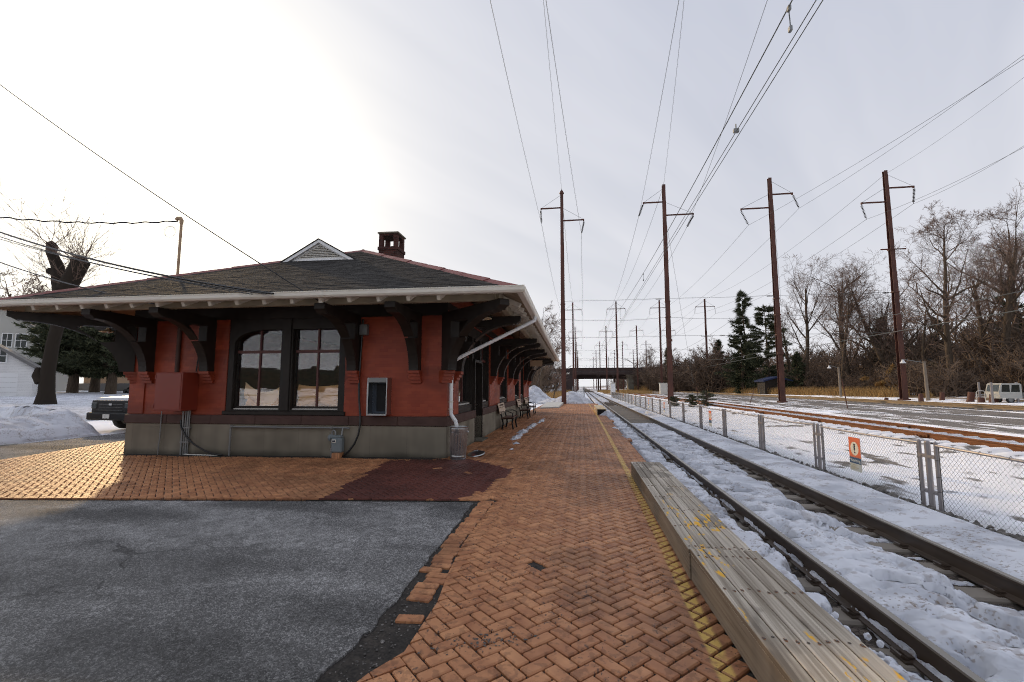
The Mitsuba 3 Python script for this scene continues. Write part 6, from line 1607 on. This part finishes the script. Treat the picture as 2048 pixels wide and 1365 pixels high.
put('bumper', MB(PM).chbox((2.92, 0, .52), (.22, 2.0, .26), .04), 'black', parent=k); put('license_plate', MB(PM).bb((3.034, -.16, .46), (3.04, .16, .60)), 'off_white', parent=k)
for s in (-1, 1): put('headlight', MB(PM).chbox((2.87, s * .80, .88), (.12, .30, .22), .03), 'carglass', parent=k); put('mirror', MB(PM).chbox((1.05, s * 1.12, 1.25), (.10, .2, .2), .03), 'black', parent=k)
put('badge', MB(PM).chbox((2.93, 0, .92), (.02, .14, .07), .008), 'steel', parent=g_)
CM = mat(rot(0, 0, math.radians(-20)), (-50.6, 46.4, .42))
k = vehicle('parked_car', 'black sedan parked far behind the silver pickup truck', 'car', CM, [(2.3, .35), (2.35, .62), (1.2, .86), (-1.9, .92), (-2.3, .85), (-2.35, .4), (-2.1, .25), (2.1, .22)], 1.78, [(1.25, .84), (.35, 1.38), (-1.0, 1.4), (-1.8, .9)], 'carblack', (1.4, -1.4), .32, .2, [[(.95, .9), (.3, 1.32), (-.3, 1.34), (-.3, .92)], [(-.38, .92), (-.38, 1.34), (-.95, 1.33), (-1.45, .94)]])
for s in (-1, 1): put('tail_light', MB(CM).chbox((-2.32, s * .65, .74), (.08, .34, .12), .02), 'lamp_red', parent=k); put('headlight', MB(CM).chbox((2.28, s * .65, .62), (.12, .34, .12), .02), 'off_white', parent=k)
VM = mat(rot(0, 0, math.radians(170)), (-8.2, 93, -.05))
k = vehicle('parked_car', 'white sport utility vehicle parked behind the dirty snow heap', 'car', VM, [(2.35, .4), (2.4, .8), (1.2, 1.08), (-2.3, 1.12), (-2.4, .5), (-2.2, .32), (2.2, .3)], 1.9, [(1.35, 1.06), (.55, 1.72), (-1.85, 1.76), (-2.3, 1.1)], 'carwhite', (1.45, -1.45), .37, .18, [[(1.0, 1.12), (.5, 1.64), (-.2, 1.66), (-.2, 1.12)], [(-.3, 1.12), (-.3, 1.66), (-1.2, 1.67), (-1.2, 1.12)], [(-1.3, 1.12), (-1.3, 1.67), (-1.75, 1.66), (-2.0, 1.14)]])
slabw(VM, [(-2.33, .75, 1.16), (-2.33, -.75, 1.16), (-1.95, -.68, 1.66), (-1.95, .68, 1.66)], 'carglass', 'rear_window', k)
# white flatbed with cab behind posts at the right edge
TM = mat(rot(0, 0, math.radians(172)) * .92, (28.75, 36.6, .50))
k = thing('utility_truck', 'small pale utility truck with low bed behind grey posts at the right edge', 'truck')
put('cab', MB(TM).prism([(-.9, .35), (.35, .35), (.42, .80), (.28, 1.42), (.2, 1.48), (-.8, 1.48), (-.9, 1.4)], 1.5, R3=XZ, at=(0, .75, 0)), 'slab', parent=k, smooth=30)
slabw(TM, [(.43, .62, .86), (.43, -.62, .86), (.305, -.60, 1.38), (.305, .60, 1.38)], 'carglass', 'windscreen', k); [slabw(TM, [(a, s_ * .758, .84), (a - .08, s_ * .758, 1.36), (b, s_ * .758, 1.36), (b, s_ * .758, .84)], 'carglass', 'side_window', k) for s_ in (-1, 1) for a, b in ((.30, -.2), (-.26, -.78))]; put('emblem', MB(TM).lathe([(0, .0), (.06, 0), (.06, .01), (0, .012)], (.43, 0, .66), 12, R3=rot(0, math.pi / 2, 0)), 'sign_dark', parent=k)
put('bed', MB(TM).chbox((-2.3, 0, .42), (2.7, 1.5, .10), .01), 'roof_grey', parent=k)
for s in (-.74, .74): put('side_board', MB(TM).chbox((-2.3, s, .62), (2.7, .04, .32), .008), 'roof_grey', parent=k)
for wx in (-.25, -2.9):
    for s in (-.62, .62): wheel(TM, wx, s, .24, .16, k)
for i, (x, y, h, lab) in enumerate(((28.0, 36.2, 1.42, 'grey post at the left front of the pale truck'), (29.35, 36.0, 1.38, 'grey post in front of the pale truck cab'), (30.5, 35.9, 1.38, 'grey post in front of the truck bed at the picture edge'), (29.2, 38.8, 1.4, 'grey post standing behind the pale truck'))): put('bollard', MB().lathe([(.075, -.3), (.075, h - .03), (.05, h), (0, h + .01)], (x, y, float(gz(x))), 12), 'fence_post', label=lab, cat='bollard', smooth=40)
k = thing('guard_rail', 'bent pipe guard rail left of the pale truck', 'rail'); put('pipe', MB().tube([(27.5, 36.8, .4), (27.5, 36.8, 1.25), (27.6, 36.8, 1.34), (27.95, 36.8, 1.34), (28.02, 36.8, 1.26), (28.02, 36.8, .4)], .022, 8), 'off_white', parent=k, smooth=50)
# board fence behind the evergreens on the left
k = thing('board_fence', 'dark board fence behind the evergreens on the left', 'fence')
for i in range(64):
    x = -79 + i * .5; put('board', MB().chbox((x, 54.5 + (x + 60) * -.12, 1.25), (.46, .04, 1.7 + .03 * math.sin(i * 7.1)), .008), 'roof_grey', parent=k)
